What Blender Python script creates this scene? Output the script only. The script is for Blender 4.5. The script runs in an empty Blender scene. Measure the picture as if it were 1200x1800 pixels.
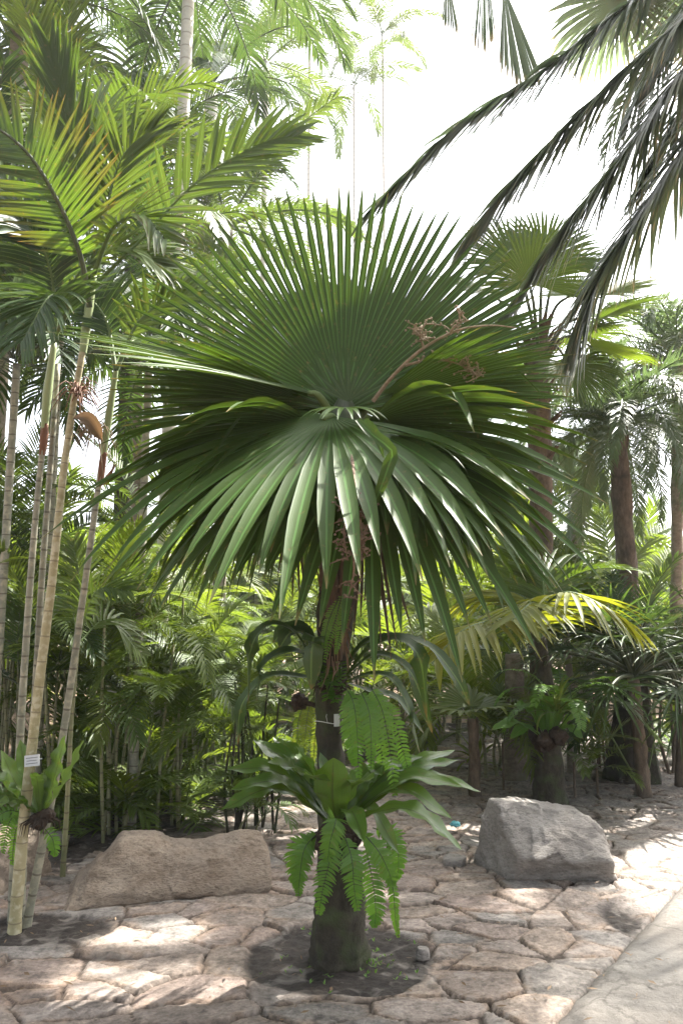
import bpy, math, random
import numpy as np
from mathutils import Vector, Matrix, noise as mnoise
R_ = random.Random(11)
V = Vector
rad = math.radians
sc = bpy.context.scene
COL = sc.collection

# ------------------------------------------------------------------ camera geometry
F = 1400.0
CAM = V((0, 0, 1.5)); PITCH = math.atan(210 / 1400)
FW = V((0, math.cos(PITCH), math.sin(PITCH))); UPV = V((0, -math.sin(PITCH), math.cos(PITCH))); RT = V((1, 0, 0))
def ray(px, py): return FW + RT * ((px - 600) / F) + UPV * ((900 - py) / F)
def P(px, py, d): return CAM + ray(px, py) * d
def G(px, py, z=0.0):
    r = ray(px, py); t = (z - CAM.z) / r.z
    return CAM + r * t
def dep(p): return (p - CAM).dot(FW)

# ------------------------------------------------------------------ objects
def thing(name, label, cat, loc=(0, 0, 0), group=None, rz=0.0):
    o = bpy.data.objects.new(name, None); COL.objects.link(o)
    o.location = loc; o.rotation_euler = (0, 0, rz); o.empty_display_size = 0.1
    o['label'] = label; o['category'] = cat
    if group: o['group'] = group
    return o
def tag(o, label=None, cat=None, group=None, kind=None):
    for k, v in (('label', label), ('category', cat), ('group', group), ('kind', kind)):
        if v: o[k] = v
    return o
def obj(name, me, parent=None, mat=None):
    o = bpy.data.objects.new(name, me); COL.objects.link(o)
    if parent: o.parent = parent
    return o

class MB:
    def __init__(s): s.v = []; s.f = []; s.uv = []; s.m = []
    def build(s, name, mats, origin=None, smooth=True):
        me = bpy.data.meshes.new(name)
        if origin is not None:
            ox, oy, oz = origin; vs = [(a[0] - ox, a[1] - oy, a[2] - oz) for a in s.v]
        else: vs = s.v
        me.from_pydata([tuple(a) for a in vs], [], s.f)
        uvl = me.uv_layers.new(name='UVMap')
        idx = np.empty(len(me.loops), dtype=np.int32); me.loops.foreach_get('vertex_index', idx)
        uva = np.array(s.uv, dtype=np.float32)[idx]
        uvl.data.foreach_set('uv', uva.ravel())
        for m in (mats if isinstance(mats, (list, tuple)) else [mats]): me.materials.append(m)
        if any(s.m): me.polygons.foreach_set('material_index', np.array(s.m, dtype=np.int32))
        if smooth: me.polygons.foreach_set('use_smooth', np.ones(len(me.polygons), dtype=bool))
        me.update()
        return me

DOWN = V((0, 0, -1))
def perp(a, t):
    r = a - t * a.dot(t)
    return r.normalized() if r.length > 1e-6 else t.orthogonal().normalized()

def ribbon(B, pts, nrm, widths, fold=0.3, mat=0, side=None, across=3, wave=None):
    """A leaf strip: stations pts, widths, V fold along its midrib."""
    n = len(pts); b = len(B.v); k = across
    for i in range(n):
        t = (pts[min(i + 1, n - 1)] - pts[max(i - 1, 0)])
        t = t.normalized() if t.length > 1e-9 else V((0, 0, 1))
        if side is not None:
            s = perp(side, t); nn = s.cross(t)
        else:
            nn = perp(nrm[i] if isinstance(nrm, list) else nrm, t); s = t.cross(nn)
        w = widths[i] * 0.5
        for j in range(k):
            a = -1 + 2 * j / (k - 1)
            h = fold * w * abs(a)
            if wave: h += wave(i / (n - 1), a) * w
            q = pts[i] + s * (a * w) + nn * h
            B.v.append(q); B.uv.append((0.5 + a / 2, i / (n - 1)))
    for i in range(n - 1):
        for j in range(k - 1):
            o = b + i * k + j
            B.f.append((o, o + 1, o + k + 1, o + k)); B.m.append(mat)

def tube(B, pts, radii, sides=8, mat=0, rough=0.0, seed=0.0, cap=True, flute=0.0):
    b = len(B.v); n = len(pts); L = 0.0
    ref = None
    for i in range(n):
        t = (pts[min(i + 1, n - 1)] - pts[max(i - 1, 0)]).normalized()
        if ref is None: ref = t.orthogonal().normalized()
        ref = perp(ref, t); s2 = t.cross(ref)
        if i: L += (pts[i] - pts[i - 1]).length
        for j in range(sides):
            a = 2 * math.pi * j / sides
            d = ref * math.cos(a) + s2 * math.sin(a)
            r = radii[i]
            if rough: r *= 1 + rough * mnoise.noise(V((d.x * 2.2 + seed, d.y * 2.2, L * 9 + d.z)))
            if flute: r *= 1 + flute * math.sin(a * 5 + seed)
            B.v.append(pts[i] + d * r); B.uv.append((j / sides, L))
    for i in range(n - 1):
        for j in range(sides):
            j2 = (j + 1) % sides
            B.f.append((b + i * sides + j, b + i * sides + j2, b + (i + 1) * sides + j2, b + (i + 1) * sides + j)); B.m.append(mat)
    if cap:
        B.f.append(tuple(b + (n - 1) * sides + j for j in range(sides))); B.m.append(mat)

def bez(ctrl, n):
    """Smooth curve through the control points (Catmull-Rom)."""
    c = [V(a) for a in ctrl]
    if len(c) == 2: return [c[0].lerp(c[1], i / n) for i in range(n + 1)]
    ext = [c[0] * 2 - c[1]] + c + [c[-1] * 2 - c[-2]]
    out = []
    segs = len(c) - 1
    for i in range(n + 1):
        u = i / n * segs; k = min(int(u), segs - 1); t = u - k
        p0, p1, p2, p3 = ext[k:k + 4]
        out.append(0.5 * ((2 * p1) + (p2 - p0) * t + (2 * p0 - 5 * p1 + 4 * p2 - p3) * t * t + (3 * p1 - p0 - 3 * p2 + p3) * t ** 3))
    return out

def arch(e0, bend, L, n=14, az=0.0, power=1.3):
    """Rachis curve from the origin along +Y, elevation e0 falling by bend degrees."""
    p = V((0, 0, 0)); out = [p.copy()]
    for i in range(n):
        u = (i + 0.5) / n
        e = rad(e0 - bend * u ** power)
        p = p + V((math.sin(az) * math.cos(e), math.cos(az) * math.cos(e), math.sin(e))) * (L / n)
        out.append(p.copy())
    return out

def sample(pts, t):
    x = min(max(t, 0), 1) * (len(pts) - 1); k = min(int(x), len(pts) - 2); f = x - k
    return pts[k].lerp(pts[k + 1], f), (pts[k + 1] - pts[k]).normalized()

def frond(B, RB, pts, n=30, L=0.4, w=0.03, a0=65, a1=25, vee=15, droop=0.5, seg=4, t0=0.15, up=None, jit=0.12,
          rr=(0.012, 0.003), plume=0.0, fold=0.35, across=3, seed=0, prof=None, sides=(-1, 1), wp=None, rmat=0, roll=0.0, rs=5, tipL=0.45, broken=0.0):
    rnd = random.Random(seed)
    up = up or V((0, 0, 1))
    for s in sides:
        for i in range(n):
            u = (i + 0.5 + rnd.uniform(-jit, jit) * 2) / n
            if rnd.random() < broken: continue
            t = t0 + (1 - t0) * u * 0.995
            p, T = sample(pts, t)
            S = T.cross(up)
            S = S.normalized() if S.length > 1e-4 else V((1, 0, 0))
            N = S.cross(T)
            if roll:
                S, N = S * math.cos(roll) + N * math.sin(roll), N * math.cos(roll) - S * math.sin(roll)
            a = rad(a0 + (a1 - a0) * u ** 0.8 + rnd.uniform(-5, 5))
            ve = rad(vee + rnd.uniform(-1, 1) * (plume if plume else 5))
            lat = S * (s * math.cos(ve)) + N * math.sin(ve)
            d = (T * math.cos(a) + lat * math.sin(a)).normalized()
            pr = prof(u) if prof else min(1, 0.5 + 2.4 * u) * (1 - (1 - tipL) * max(0, (u - 0.45) / 0.55) ** 1.4)
            ln = L * pr * rnd.uniform(0.92, 1.08)
            q = p.copy(); ps = [q.copy()]; nr = perp(N, d); nl = [nr]
            dr = droop * rnd.uniform(0.7, 1.3)
            for k in range(seg):
                d = (d + DOWN * (dr * ((k + 0.5) / seg) * 1.6 / seg)).normalized()
                q = q + d * (ln / seg); ps.append(q.copy()); nl.append(perp(nr, d))
            if wp: ws = [w * wp(k / seg) for k in range(seg + 1)]
            else: ws = [w * (0.45, 1.0)[1 if k else 0] * (1 - (k / seg) ** 2.2) + 0.0008 for k in range(seg + 1)]
            ribbon(B, ps, nl, ws, fold=fold, across=across)
    if RB is not None:
        m = len(pts)
        tube(RB, pts, [rr[0] + (rr[1] - rr[0]) * (i / (m - 1)) ** 0.7 for i in range(m)], sides=rs, mat=rmat)

def fan(B, H, c, n, R=0.95, nseg=56, span=190, fuse=0.5, droop=0.1, cup=0.0, st=9, fold=0.45, seed=0, edge=0.12, jl=0.05, pw=1.5, wk=1.0, curl=0.0):
    rnd = random.Random(seed)
    c = c.normalized(); n = perp(n, c); s = c.cross(n)
    dth = rad(span) / nseg
    for k in range(nseg):
        th = -rad(span) / 2 + dth * (k + 0.5)
        x = th / (rad(span) / 2)
        sd = (c * -math.sin(th) + s * math.cos(th))
        d = (c * math.cos(th) + s * math.sin(th) + n * cup).normalized()
        Rk = R * (1 - edge * x * x) * rnd.uniform(1 - jl, 1 + jl)
        dr = droop * rnd.uniform(0.75, 1.3); lat = rnd.uniform(-1, 1) * (0.05 + 0.10 * min(1, droop)); bent = rnd.uniform(.55, .8) if rnd.random() < .07 * min(1, droop) else 9
        p = H.copy(); ps = [p.copy()]; ws = [0.003]
        wf = 2 * fuse * R * math.tan(dth / 2)
        for j in range(st):
            u = (j + 1) / st
            g = dr * u ** pw * (1.6 / st)
            if bent < u < bent + 1.01 / st: g += 1.2
            d = (d + DOWN * g + sd * (lat * u / st) + n * (curl * u * u / st)).normalized()
            p = p + d * (Rk / st); ps.append(p.copy())
            r = u * Rk
            if r <= fuse * R: w = 2 * r * math.tan(dth / 2) * 1.03
            else:
                q = (r - fuse * R) / max(1e-6, Rk - fuse * R)
                w = wf * wk * min(1.0, (1 - q) * 1.9 + 0.02) ** 0.8
            ws.append(max(w, 0.0008))
        ribbon(B, ps, None, ws, fold=fold, side=sd)

def strap(B, ctrl, w, up=None, n=12, amp=0.12, freq=6, fold=0.25, seed=0, tip=0.0, wp=None):
    rnd = random.Random(seed); ph = rnd.uniform(0, 6); ph2 = rnd.uniform(0, 6)
    pts = bez(ctrl, n)
    wpf = wp or (lambda u: min(1, 0.24 + 1.5 * u) * (1 - max(0, (u - 0.62) / 0.38) ** 2.4) + 0.01)
    ws = [w * wpf(i / n) for i in range(n + 1)]
    def wave(u, a): return amp * abs(a) * math.sin(freq * u * 6.28 + (ph if a > 0 else ph2))
    ribbon(B, pts, up or V((0, 0, 1)), ws, fold=fold, across=5, wave=wave)
    return pts

# ------------------------------------------------------------------ materials
def new_mat(name):
    m = bpy.data.materials.new(name); m.use_nodes = True
    nt = m.node_tree; nt.nodes.clear()
    return m, nt, nt.nodes.new
def L_(nt, a, b): nt.links.new(a, b)
def mathn(nt, op, a=None, b=None, clamp=False):
    n = nt.nodes.new('ShaderNodeMath'); n.operation = op; n.use_clamp = clamp
    for i, x in enumerate((a, b)):
        if x is None: continue
        if isinstance(x, (int, float)): n.inputs[i].default_value = x
        else: nt.links.new(x, n.inputs[i])
    return n.outputs[0]
def mixc(nt, fac, a, b, mode='MIX'):
    n = nt.nodes.new('ShaderNodeMix'); n.data_type = 'RGBA'; n.blend_type = mode
    for sock, x in ((0, fac), (6, a), (7, b)):
        if isinstance(x, (int, float)): n.inputs[sock].default_value = x
        elif isinstance(x, tuple): n.inputs[sock].default_value = (*x, 1)
        else: nt.links.new(x, n.inputs[sock])
    return n.outputs[2]
def ramp(nt, fac, stops):
    n = nt.nodes.new('ShaderNodeValToRGB'); nt.links.new(fac, n.inputs[0])
    e = n.color_ramp.elements
    while len(e) < len(stops): e.new(0.5)
    for el, (p, c) in zip(e, stops): el.position = p; el.color = (*c, 1) if isinstance(c, tuple) else (c, c, c, 1)
    return n.outputs[0]

def leaf_mat(name, ca, cb, trans=0.35, tcol=None, rough=0.38, tip=(0.12, 0.08, 0.03), tipat=0.93, rib=(0.10, 0.17, 0.05), tint=None, spec=0.5, ribw=0.05):
    m, nt, N = new_mat(name)
    out = N('ShaderNodeOutputMaterial'); pr = N('ShaderNodeBsdfPrincipled'); tr = N('ShaderNodeBsdfTranslucent'); mx = N('ShaderNodeMixShader')
    oi = N('ShaderNodeObjectInfo'); uv = N('ShaderNodeUVMap'); uv.uv_map = 'UVMap'
    sp = N('ShaderNodeSeparateXYZ'); L_(nt, uv.outputs[0], sp.inputs[0])
    tc = N('ShaderNodeTexCoord'); nz = N('ShaderNodeTexNoise'); nz.inputs['Scale'].default_value = 5.0; nz.inputs['Detail'].default_value = 3
    L_(nt, tc.outputs['Object'], nz.inputs['Vector'])
    f = mathn(nt, 'ADD', mathn(nt, 'MULTIPLY', oi.outputs['Random'], 0.6), mathn(nt, 'MULTIPLY', nz.outputs[0], 0.5), True)
    col = mixc(nt, f, ca, cb)
    if tint:
        f2 = mathn(nt, 'MULTIPLY', mathn(nt, 'SUBTRACT', sp.outputs[1], 0.25, True), 1.5, True)
        f3 = mathn(nt, 'MULTIPLY', f2, nz.outputs[0])
        col = mixc(nt, mathn(nt, 'MULTIPLY', f3, 2.0, True), col, tint)
    # fine parallel veins
    mp = N('ShaderNodeCombineXYZ'); L_(nt, mathn(nt, 'MULTIPLY', sp.outputs[0], 14.0), mp.inputs[0]); L_(nt, mathn(nt, 'MULTIPLY', sp.outputs[1], 1.2), mp.inputs[1])
    L_(nt, oi.outputs['Random'], mp.inputs[2])
    vn = N('ShaderNodeTexNoise'); vn.inputs['Scale'].default_value = 1.5; vn.inputs['Detail'].default_value = 2; L_(nt, mp.outputs[0], vn.inputs['Vector'])
    col = mixc(nt, mathn(nt, 'MULTIPLY', vn.outputs[0], 0.85), col, mixc(nt, 1.0, col, (0.55, 0.55, 0.5), 'MULTIPLY'))
    du = mathn(nt, 'ABSOLUTE', mathn(nt, 'SUBTRACT', sp.outputs[0], 0.5))
    rf = mathn(nt, 'MULTIPLY', mathn(nt, 'LESS_THAN', du, ribw), 0.55)
    col = mixc(nt, rf, col, rib)
    tf = mathn(nt, 'MULTIPLY', mathn(nt, 'SUBTRACT', mathn(nt, 'ADD', sp.outputs[1], mathn(nt, 'MULTIPLY', mathn(nt, 'SUBTRACT', nz.outputs[0], 0.5), 0.12)), tipat), 14.0, True)
    col = mixc(nt, tf, col, tip)
    sn = N('ShaderNodeTexNoise'); sn.inputs['Scale'].default_value = 34; sn.inputs['Detail'].default_value = 3; L_(nt, tc.outputs['Object'], sn.inputs['Vector'])
    blot = mathn(nt, 'MULTIPLY', mathn(nt, 'MULTIPLY', mathn(nt, 'SUBTRACT', sn.outputs[0], 0.62), 12.0, True), 0.45)   # blotches and dry spots on the blade
    col = mixc(nt, blot, col, (0.11, 0.095, 0.03))
    L_(nt, col, pr.inputs['Base Color']); pr.inputs['Specular IOR Level'].default_value = spec
    L_(nt, mathn(nt, 'ADD', mathn(nt, 'MULTIPLY', nz.outputs[0], 0.2), rough - 0.1), pr.inputs['Roughness'])
    bp = N('ShaderNodeBump'); bp.inputs['Strength'].default_value = 0.15; bp.inputs['Distance'].default_value = 0.004
    L_(nt, vn.outputs[0], bp.inputs['Height']); L_(nt, bp.outputs[0], pr.inputs['Normal'])
    tcl = tcol or (3.4, 2.6, 1.3)
    tc2 = mixc(nt, 1.0, col, tcl, 'MULTIPLY')
    L_(nt, tc2, tr.inputs['Color'])
    mx.inputs[0].default_value = trans
    L_(nt, pr.outputs[0], mx.inputs[1]); L_(nt, tr.outputs[0], mx.inputs[2]); L_(nt, mx.outputs[0], out.inputs[0])
    return m

def ring_mat(name, ca, cb, ringc, spacing=0.11, ringw=0.10, lichen=None, rough=0.6, spots=0.5):
    m, nt, N = new_mat(name)
    out = N('ShaderNodeOutputMaterial'); pr = N('ShaderNodeBsdfPrincipled')
    uv = N('ShaderNodeUVMap'); uv.uv_map = 'UVMap'; sp = N('ShaderNodeSeparateXYZ'); L_(nt, uv.outputs[0], sp.inputs[0])
    tc = N('ShaderNodeTexCoord'); nz = N('ShaderNodeTexNoise'); nz.inputs['Scale'].default_value = 9; nz.inputs['Detail'].default_value = 6; nz.inputs['Roughness'].default_value = 0.65
    L_(nt, tc.outputs['Object'], nz.inputs['Vector'])
    oi = N('ShaderNodeObjectInfo')
    col = mixc(nt, ramp(nt, nz.outputs[0], [(0.35, 0.0), (0.65, 1.0)]), ca, cb)
    if lichen:
        n2 = N('ShaderNodeTexNoise'); n2.inputs['Scale'].default_value = 26; n2.inputs['Detail'].default_value = 4; L_(nt, tc.outputs['Object'], n2.inputs['Vector'])
        col = mixc(nt, mathn(nt, 'MULTIPLY', ramp(nt, n2.outputs[0], [(0.5, 0.0), (0.62, 1.0)]), spots), col, lichen)
    ww = mathn(nt, 'ADD', sp.outputs[1], mathn(nt, 'MULTIPLY', nz.outputs[0], 0.02))
    fr = mathn(nt, 'FRACT', mathn(nt, 'ADD', mathn(nt, 'DIVIDE', ww, spacing), oi.outputs['Random']))
    rf = mathn(nt, 'LESS_THAN', fr, ringw)
    col = mixc(nt, mathn(nt, 'MULTIPLY', rf, 0.8), col, ringc)
    L_(nt, col, pr.inputs['Base Color']); pr.inputs['Roughness'].default_value = rough
    bp = N('ShaderNodeBump'); bp.inputs['Strength'].default_value = 0.4; bp.inputs['Distance'].default_value = 0.01
    L_(nt, mathn(nt, 'ADD', nz.outputs[0], mathn(nt, 'MULTIPLY', rf, 0.5)), bp.inputs['Height']); L_(nt, bp.outputs[0], pr.inputs['Normal'])
    L_(nt, pr.outputs[0], out.inputs[0])
    return m

def bark_mat(name, ca, cb, cc=None, scale=14, stretch=(1, 1, 0.25), rough=0.85, bump=0.8, lo=0.35, hi=0.68):
    m, nt, N = new_mat(name)
    out = N('ShaderNodeOutputMaterial'); pr = N('ShaderNodeBsdfPrincipled'); tc = N('ShaderNodeTexCoord'); mp = N('ShaderNodeMapping')
    mp.inputs['Scale'].default_value = stretch
    L_(nt, tc.outputs['Object'], mp.inputs[0])
    nz = N('ShaderNodeTexNoise'); nz.inputs['Scale'].default_value = scale; nz.inputs['Detail'].default_value = 8; nz.inputs['Roughness'].default_value = 0.7
    L_(nt, mp.outputs[0], nz.inputs['Vector'])
    col = mixc(nt, ramp(nt, nz.outputs[0], [(lo, 0.0), (hi, 1.0)]), ca, cb)
    if cc:
        n2 = N('ShaderNodeTexNoise'); n2.inputs['Scale'].default_value = scale * 0.35; n2.inputs['Detail'].default_value = 5; L_(nt, tc.outputs['Object'], n2.inputs['Vector'])
        col = mixc(nt, ramp(nt, n2.outputs[0], [(0.5, 0.0), (0.68, 0.8)]), col, cc)
    L_(nt, col, pr.inputs['Base Color']); pr.inputs['Roughness'].default_value = rough; pr.inputs['Specular IOR Level'].default_value = 0.25
    bp = N('ShaderNodeBump'); bp.inputs['Strength'].default_value = bump; bp.inputs['Distance'].default_value = 0.02
    L_(nt, nz.outputs[0], bp.inputs['Height']); L_(nt, bp.outputs[0], pr.inputs['Normal'])
    L_(nt, pr.outputs[0], out.inputs[0])
    return m

M = {}
M['main'] = leaf_mat('main_fan_leaf', (0.033, 0.068, 0.011), (0.053, 0.098, 0.015), 0.16, (2.8, 2.4, 1.0), rough=0.52, spec=0.22, tip=(0.16, 0.12, 0.05), tipat=0.945, rib=(0.09, 0.20, 0.05), ribw=0.07)
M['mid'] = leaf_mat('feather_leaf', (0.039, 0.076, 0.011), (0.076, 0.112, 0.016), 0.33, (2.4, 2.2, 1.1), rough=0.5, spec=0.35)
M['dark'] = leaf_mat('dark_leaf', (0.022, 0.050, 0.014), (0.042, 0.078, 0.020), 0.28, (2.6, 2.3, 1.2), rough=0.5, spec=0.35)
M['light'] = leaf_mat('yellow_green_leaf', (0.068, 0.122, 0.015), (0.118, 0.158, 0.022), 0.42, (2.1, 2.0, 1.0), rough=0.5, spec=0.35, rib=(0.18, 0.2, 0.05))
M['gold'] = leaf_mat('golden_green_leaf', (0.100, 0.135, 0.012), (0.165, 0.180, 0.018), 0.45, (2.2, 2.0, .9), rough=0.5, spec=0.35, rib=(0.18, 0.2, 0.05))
M['orange'] = leaf_mat('ageing_leaf', (0.040, 0.100, 0.014), (0.070, 0.120, 0.016), 0.45, (2.8, 2.3, 1.0), tint=(0.060, 0.062, 0.014), tip=(0.08, 0.05, 0.02), tipat=0.90)
M['grey'] = leaf_mat('grey_green_leaf', (0.055, 0.090, 0.040), (0.085, 0.120, 0.055), 0.35, (2.0, 2.0, 1.4), rough=0.45)
M['fern'] = leaf_mat('fern_leaf', (0.065, 0.165, 0.026), (0.110, 0.225, 0.034), 0.42, (2.6, 2.4, 1.1), rough=0.5)
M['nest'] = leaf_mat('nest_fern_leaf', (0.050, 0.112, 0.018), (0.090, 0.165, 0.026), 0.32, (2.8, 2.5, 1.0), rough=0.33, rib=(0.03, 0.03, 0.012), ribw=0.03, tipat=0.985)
M['nest_light'] = leaf_mat('sunlit_nest_fern_leaf', (0.075, 0.150, 0.030), (0.140, 0.215, 0.050), 0.36, (2.3, 2.2, 1.1), rough=0.45, rib=(0.05, 0.05, 0.02), ribw=0.025, tipat=0.985)  # paler copy of the nest fern leaf, sunlight put into its colour
M['dry'] = leaf_mat('dry_leaf', (0.12, 0.075, 0.04), (0.20, 0.13, 0.07), 0.2, (1.6, 1.4, 1.1), rough=0.7, rib=(0.15, 0.1, 0.06))
M['dead'] = leaf_mat('dead_leaf', (0.035, 0.026, 0.018), (0.08, 0.06, 0.04), 0.12, (1.6, 1.4, 1.1), rough=0.75, rib=(0.06, 0.045, 0.03))
M['hang'] = leaf_mat('hanging_frond_leaf', (0.060, 0.092, 0.062), (0.110, 0.135, 0.085), 0.45, (2.2, 2.2, 1.7), rough=0.45, tip=(0.2, 0.16, 0.1), tipat=0.84)
M['rachis'] = bark_mat('green_stalk', (0.06, 0.10, 0.03), (0.12, 0.16, 0.05), scale=20, bump=0.2, rough=0.5)
M['rachis_dark'] = bark_mat('dark_stalk', (0.03, 0.045, 0.02), (0.07, 0.08, 0.04), scale=20, bump=0.2, rough=0.5)
M['stem'] = ring_mat('ringed_pale_stem', (0.14, 0.145, 0.105), (0.24, 0.23, 0.17), (0.075, 0.06, 0.04), 0.105, 0.10, lichen=(0.38, 0.35, 0.25))
M['stem_gold'] = ring_mat('ringed_golden_stem', (0.25, 0.22, 0.11), (0.36, 0.32, 0.19), (0.17, 0.14, 0.08), 0.13, 0.06, lichen=(0.44, 0.40, 0.28), spots=0.8)
M['cane'] = ring_mat('green_cane', (0.10, 0.11, 0.05), (0.20, 0.19, 0.09), (0.07, 0.055, 0.03), 0.10, 0.10)
M['shaft'] = bark_mat('green_crownshaft', (0.20, 0.26, 0.12), (0.30, 0.34, 0.18), scale=8, stretch=(1, 1, 0.2), bump=0.15, rough=0.45)
M['red'] = bark_mat('red_leaf_base', (0.13, 0.060, 0.035), (0.20, 0.10, 0.055), scale=16, bump=0.3, rough=0.6)
M['trunk_dark'] = bark_mat('mossy_dark_trunk', (0.022, 0.019, 0.014), (0.055, 0.048, 0.032), (0.045, 0.060, 0.022), scale=24, stretch=(1, 1, 0.6))
M['trunk_boot'] = bark_mat('brown_leaf_base', (0.045, 0.032, 0.022), (0.115, 0.080, 0.052), scale=18, stretch=(1, 1, 0.15))
M['trunk_grey'] = bark_mat('grey_palm_trunk', (0.13, 0.105, 0.08), (0.26, 0.22, 0.17), (0.10, 0.11, 0.06), scale=12, stretch=(1, 1, 1.6))
M['trunk_pale'] = ring_mat('pale_tall_trunk', (0.40, 0.38, 0.33), (0.52, 0.50, 0.44), (0.26, 0.24, 0.2), 0.16, 0.12)
M['fibre'] = bark_mat('trunk_fibre', (0.065, 0.048, 0.034), (0.155, 0.118, 0.082), (0.05, 0.042, 0.034), scale=20, stretch=(1, 1, 0.35))
M['flower'] = bark_mat('dried_flower_stalk', (0.14, 0.105, 0.062), (0.28, 0.215, 0.14), scale=40, stretch=(1, 1, 1), bump=0.5)
M['flower_dark'] = bark_mat('withered_flower_stalk', (0.10, 0.065, 0.045), (0.24, 0.17, 0.12), scale=40, stretch=(1, 1, 1), bump=0.5)
M['root'] = bark_mat('root_mass', (0.015, 0.010, 0.007), (0.06, 0.04, 0.025), scale=40, stretch=(1, 1, 1), bump=1.0)
M['soil'] = bark_mat('damp_soil', (0.030, 0.022, 0.016), (0.085, 0.064, 0.048), scale=30, stretch=(1, 1, 1), bump=1.0)

def metal_mat():
    m, nt, N = new_mat('sign_plate')
    out = N('ShaderNodeOutputMaterial'); pr = N('ShaderNodeBsdfPrincipled'); tc = N('ShaderNodeTexCoord')
    nz = N('ShaderNodeTexNoise'); nz.inputs['Scale'].default_value = 60; L_(nt, tc.outputs['Object'], nz.inputs['Vector'])
    L_(nt, mixc(nt, nz.outputs[0], (0.42, 0.43, 0.45), (0.55, 0.56, 0.58)), pr.inputs['Base Color'])
    pr.inputs['Metallic'].default_value = 0.3; pr.inputs['Roughness'].default_value = 0.45
    L_(nt, pr.outputs[0], out.inputs[0]); return m
M['plate'] = metal_mat()
M['ink'] = bark_mat('engraved_ink', (0.12, 0.12, 0.13), (0.22, 0.22, 0.23), scale=50, bump=0.0)
M['wire'] = bark_mat('white_wire', (0.6, 0.6, 0.58), (0.75, 0.75, 0.72), scale=50, bump=0.1, rough=0.5)
M['blue'] = bark_mat('turquoise_scrap', (0.10, 0.36, 0.40), (0.18, 0.45, 0.48), scale=30, bump=0.2, rough=0.6)

def rock_mat(name, ca, cb, cc, dark, scale=3.0, stretch=(1, 1, 1), crack=0.0):
    m, nt, N = new_mat(name)
    out = N('ShaderNodeOutputMaterial'); pr = N('ShaderNodeBsdfPrincipled'); tc = N('ShaderNodeTexCoord')
    mp = N('ShaderNodeMapping'); mp.inputs['Scale'].default_value = stretch; mp.inputs['Rotation'].default_value = (0.2, 0.35, 0.1)
    L_(nt, tc.outputs['Object'], mp.inputs[0])
    a = N('ShaderNodeTexNoise'); a.inputs['Scale'].default_value = scale; a.inputs['Detail'].default_value = 8; a.inputs['Roughness'].default_value = 0.65
    b = N('ShaderNodeTexNoise'); b.inputs['Scale'].default_value = scale * 9; b.inputs['Detail'].default_value = 8; b.inputs['Roughness'].default_value = 0.75
    d = N('ShaderNodeTexNoise'); d.inputs['Scale'].default_value = scale * 0.8; d.inputs['Detail'].default_value = 3
    v = N('ShaderNodeTexVoronoi'); v.feature = 'DISTANCE_TO_EDGE'; v.inputs['Scale'].default_value = scale * 1.6
    for q in (a, b): L_(nt, mp.outputs[0], q.inputs['Vector'])
    wv = N('ShaderNodeMix'); wv.data_type = 'VECTOR'; wv.inputs[0].default_value = 0.35
    L_(nt, mp.outputs[0], wv.inputs[4]); L_(nt, a.outputs[1], wv.inputs[5]); L_(nt, wv.outputs[1], v.inputs['Vector'])
    L_(nt, tc.outputs['Object'], d.inputs['Vector'])
    col = mixc(nt, ramp(nt, a.outputs[0], [(0.35, 0.0), (0.65, 1.0)]), ca, cb)
    col = mixc(nt, ramp(nt, d.outputs[0], [(0.48, 0.0), (0.62, 1.0)]), col, cc)
    col = mixc(nt, mathn(nt, 'MULTIPLY', ramp(nt, b.outputs[0], [(0.30, 1.0), (0.5, 0.0)]), 0.7), col, dark)
    cr = ramp(nt, v.outputs[0], [(0.0, 1.0), (0.022, 0.0)])
    col = mixc(nt, mathn(nt, 'MULTIPLY', cr, crack), col, dark)
    L_(nt, col, pr.inputs['Base Color']); pr.inputs['Roughness'].default_value = 0.85; pr.inputs['Specular IOR Level'].default_value = 0.25
    bp = N('ShaderNodeBump'); bp.inputs['Strength'].default_value = 1.0; bp.inputs['Distance'].default_value = 0.04
    hh = mathn(nt, 'ADD', mathn(nt, 'MULTIPLY', a.outputs[0], 0.8), mathn(nt, 'MULTIPLY', b.outputs[0], 0.6))
    L_(nt, hh, bp.inputs['Height']); L_(nt, bp.outputs[0], pr.inputs['Normal'])
    L_(nt, pr.outputs[0], out.inputs[0]); return m
M['rock_tan'] = rock_mat('tan_rock', (0.19, 0.14, 0.10), (0.36, 0.295, 0.23), (0.23, 0.185, 0.145), (0.06, 0.045, 0.035), 4.2, (1, 1, 2.4))
M['rock_grey'] = rock_mat('grey_rock', (0.24, 0.22, 0.195), (0.42, 0.385, 0.35), (0.26, 0.235, 0.21), (0.07, 0.06, 0.055), 3.4, (1, 1.5, 2.2))

# ------------------------------------------------------------------ ground: flagstones in one surface
rng = np.random.default_rng(5)
def vnoise(x, y, seed):
    r = np.random.default_rng(seed); T = r.random((256, 256))
    xi = np.floor(x).astype(int); yi = np.floor(y).astype(int); fx = x - xi; fy = y - yi
    fx = fx * fx * (3 - 2 * fx); fy = fy * fy * (3 - 2 * fy)
    g = lambda a, b: T[a % 256, b % 256]
    return (g(xi, yi) * (1 - fx) + g(xi + 1, yi) * fx) * (1 - fy) + (g(xi, yi + 1) * (1 - fx) + g(xi + 1, yi + 1) * fx) * fy
def fbm(x, y, seed, o=4):
    s = 0; a = 0.5; 
    for k in range(o): s = s + a * (vnoise(x * 2 ** k, y * 2 ** k, seed + k) - 0.5); a *= 0.5
    return s

PALM = G(597, 1690); LEFT = G(30, 1640)
PA = G(985, 1800); PB = G(1200, 1562)           # edge of the concrete path
ed = (PB - PA); ed = V((ed.x, ed.y)).normalized()
def path_side(x, y): return (x - PA.x) * ed.y - (y - PA.y) * ed.x      # > 0 on the path side

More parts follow.
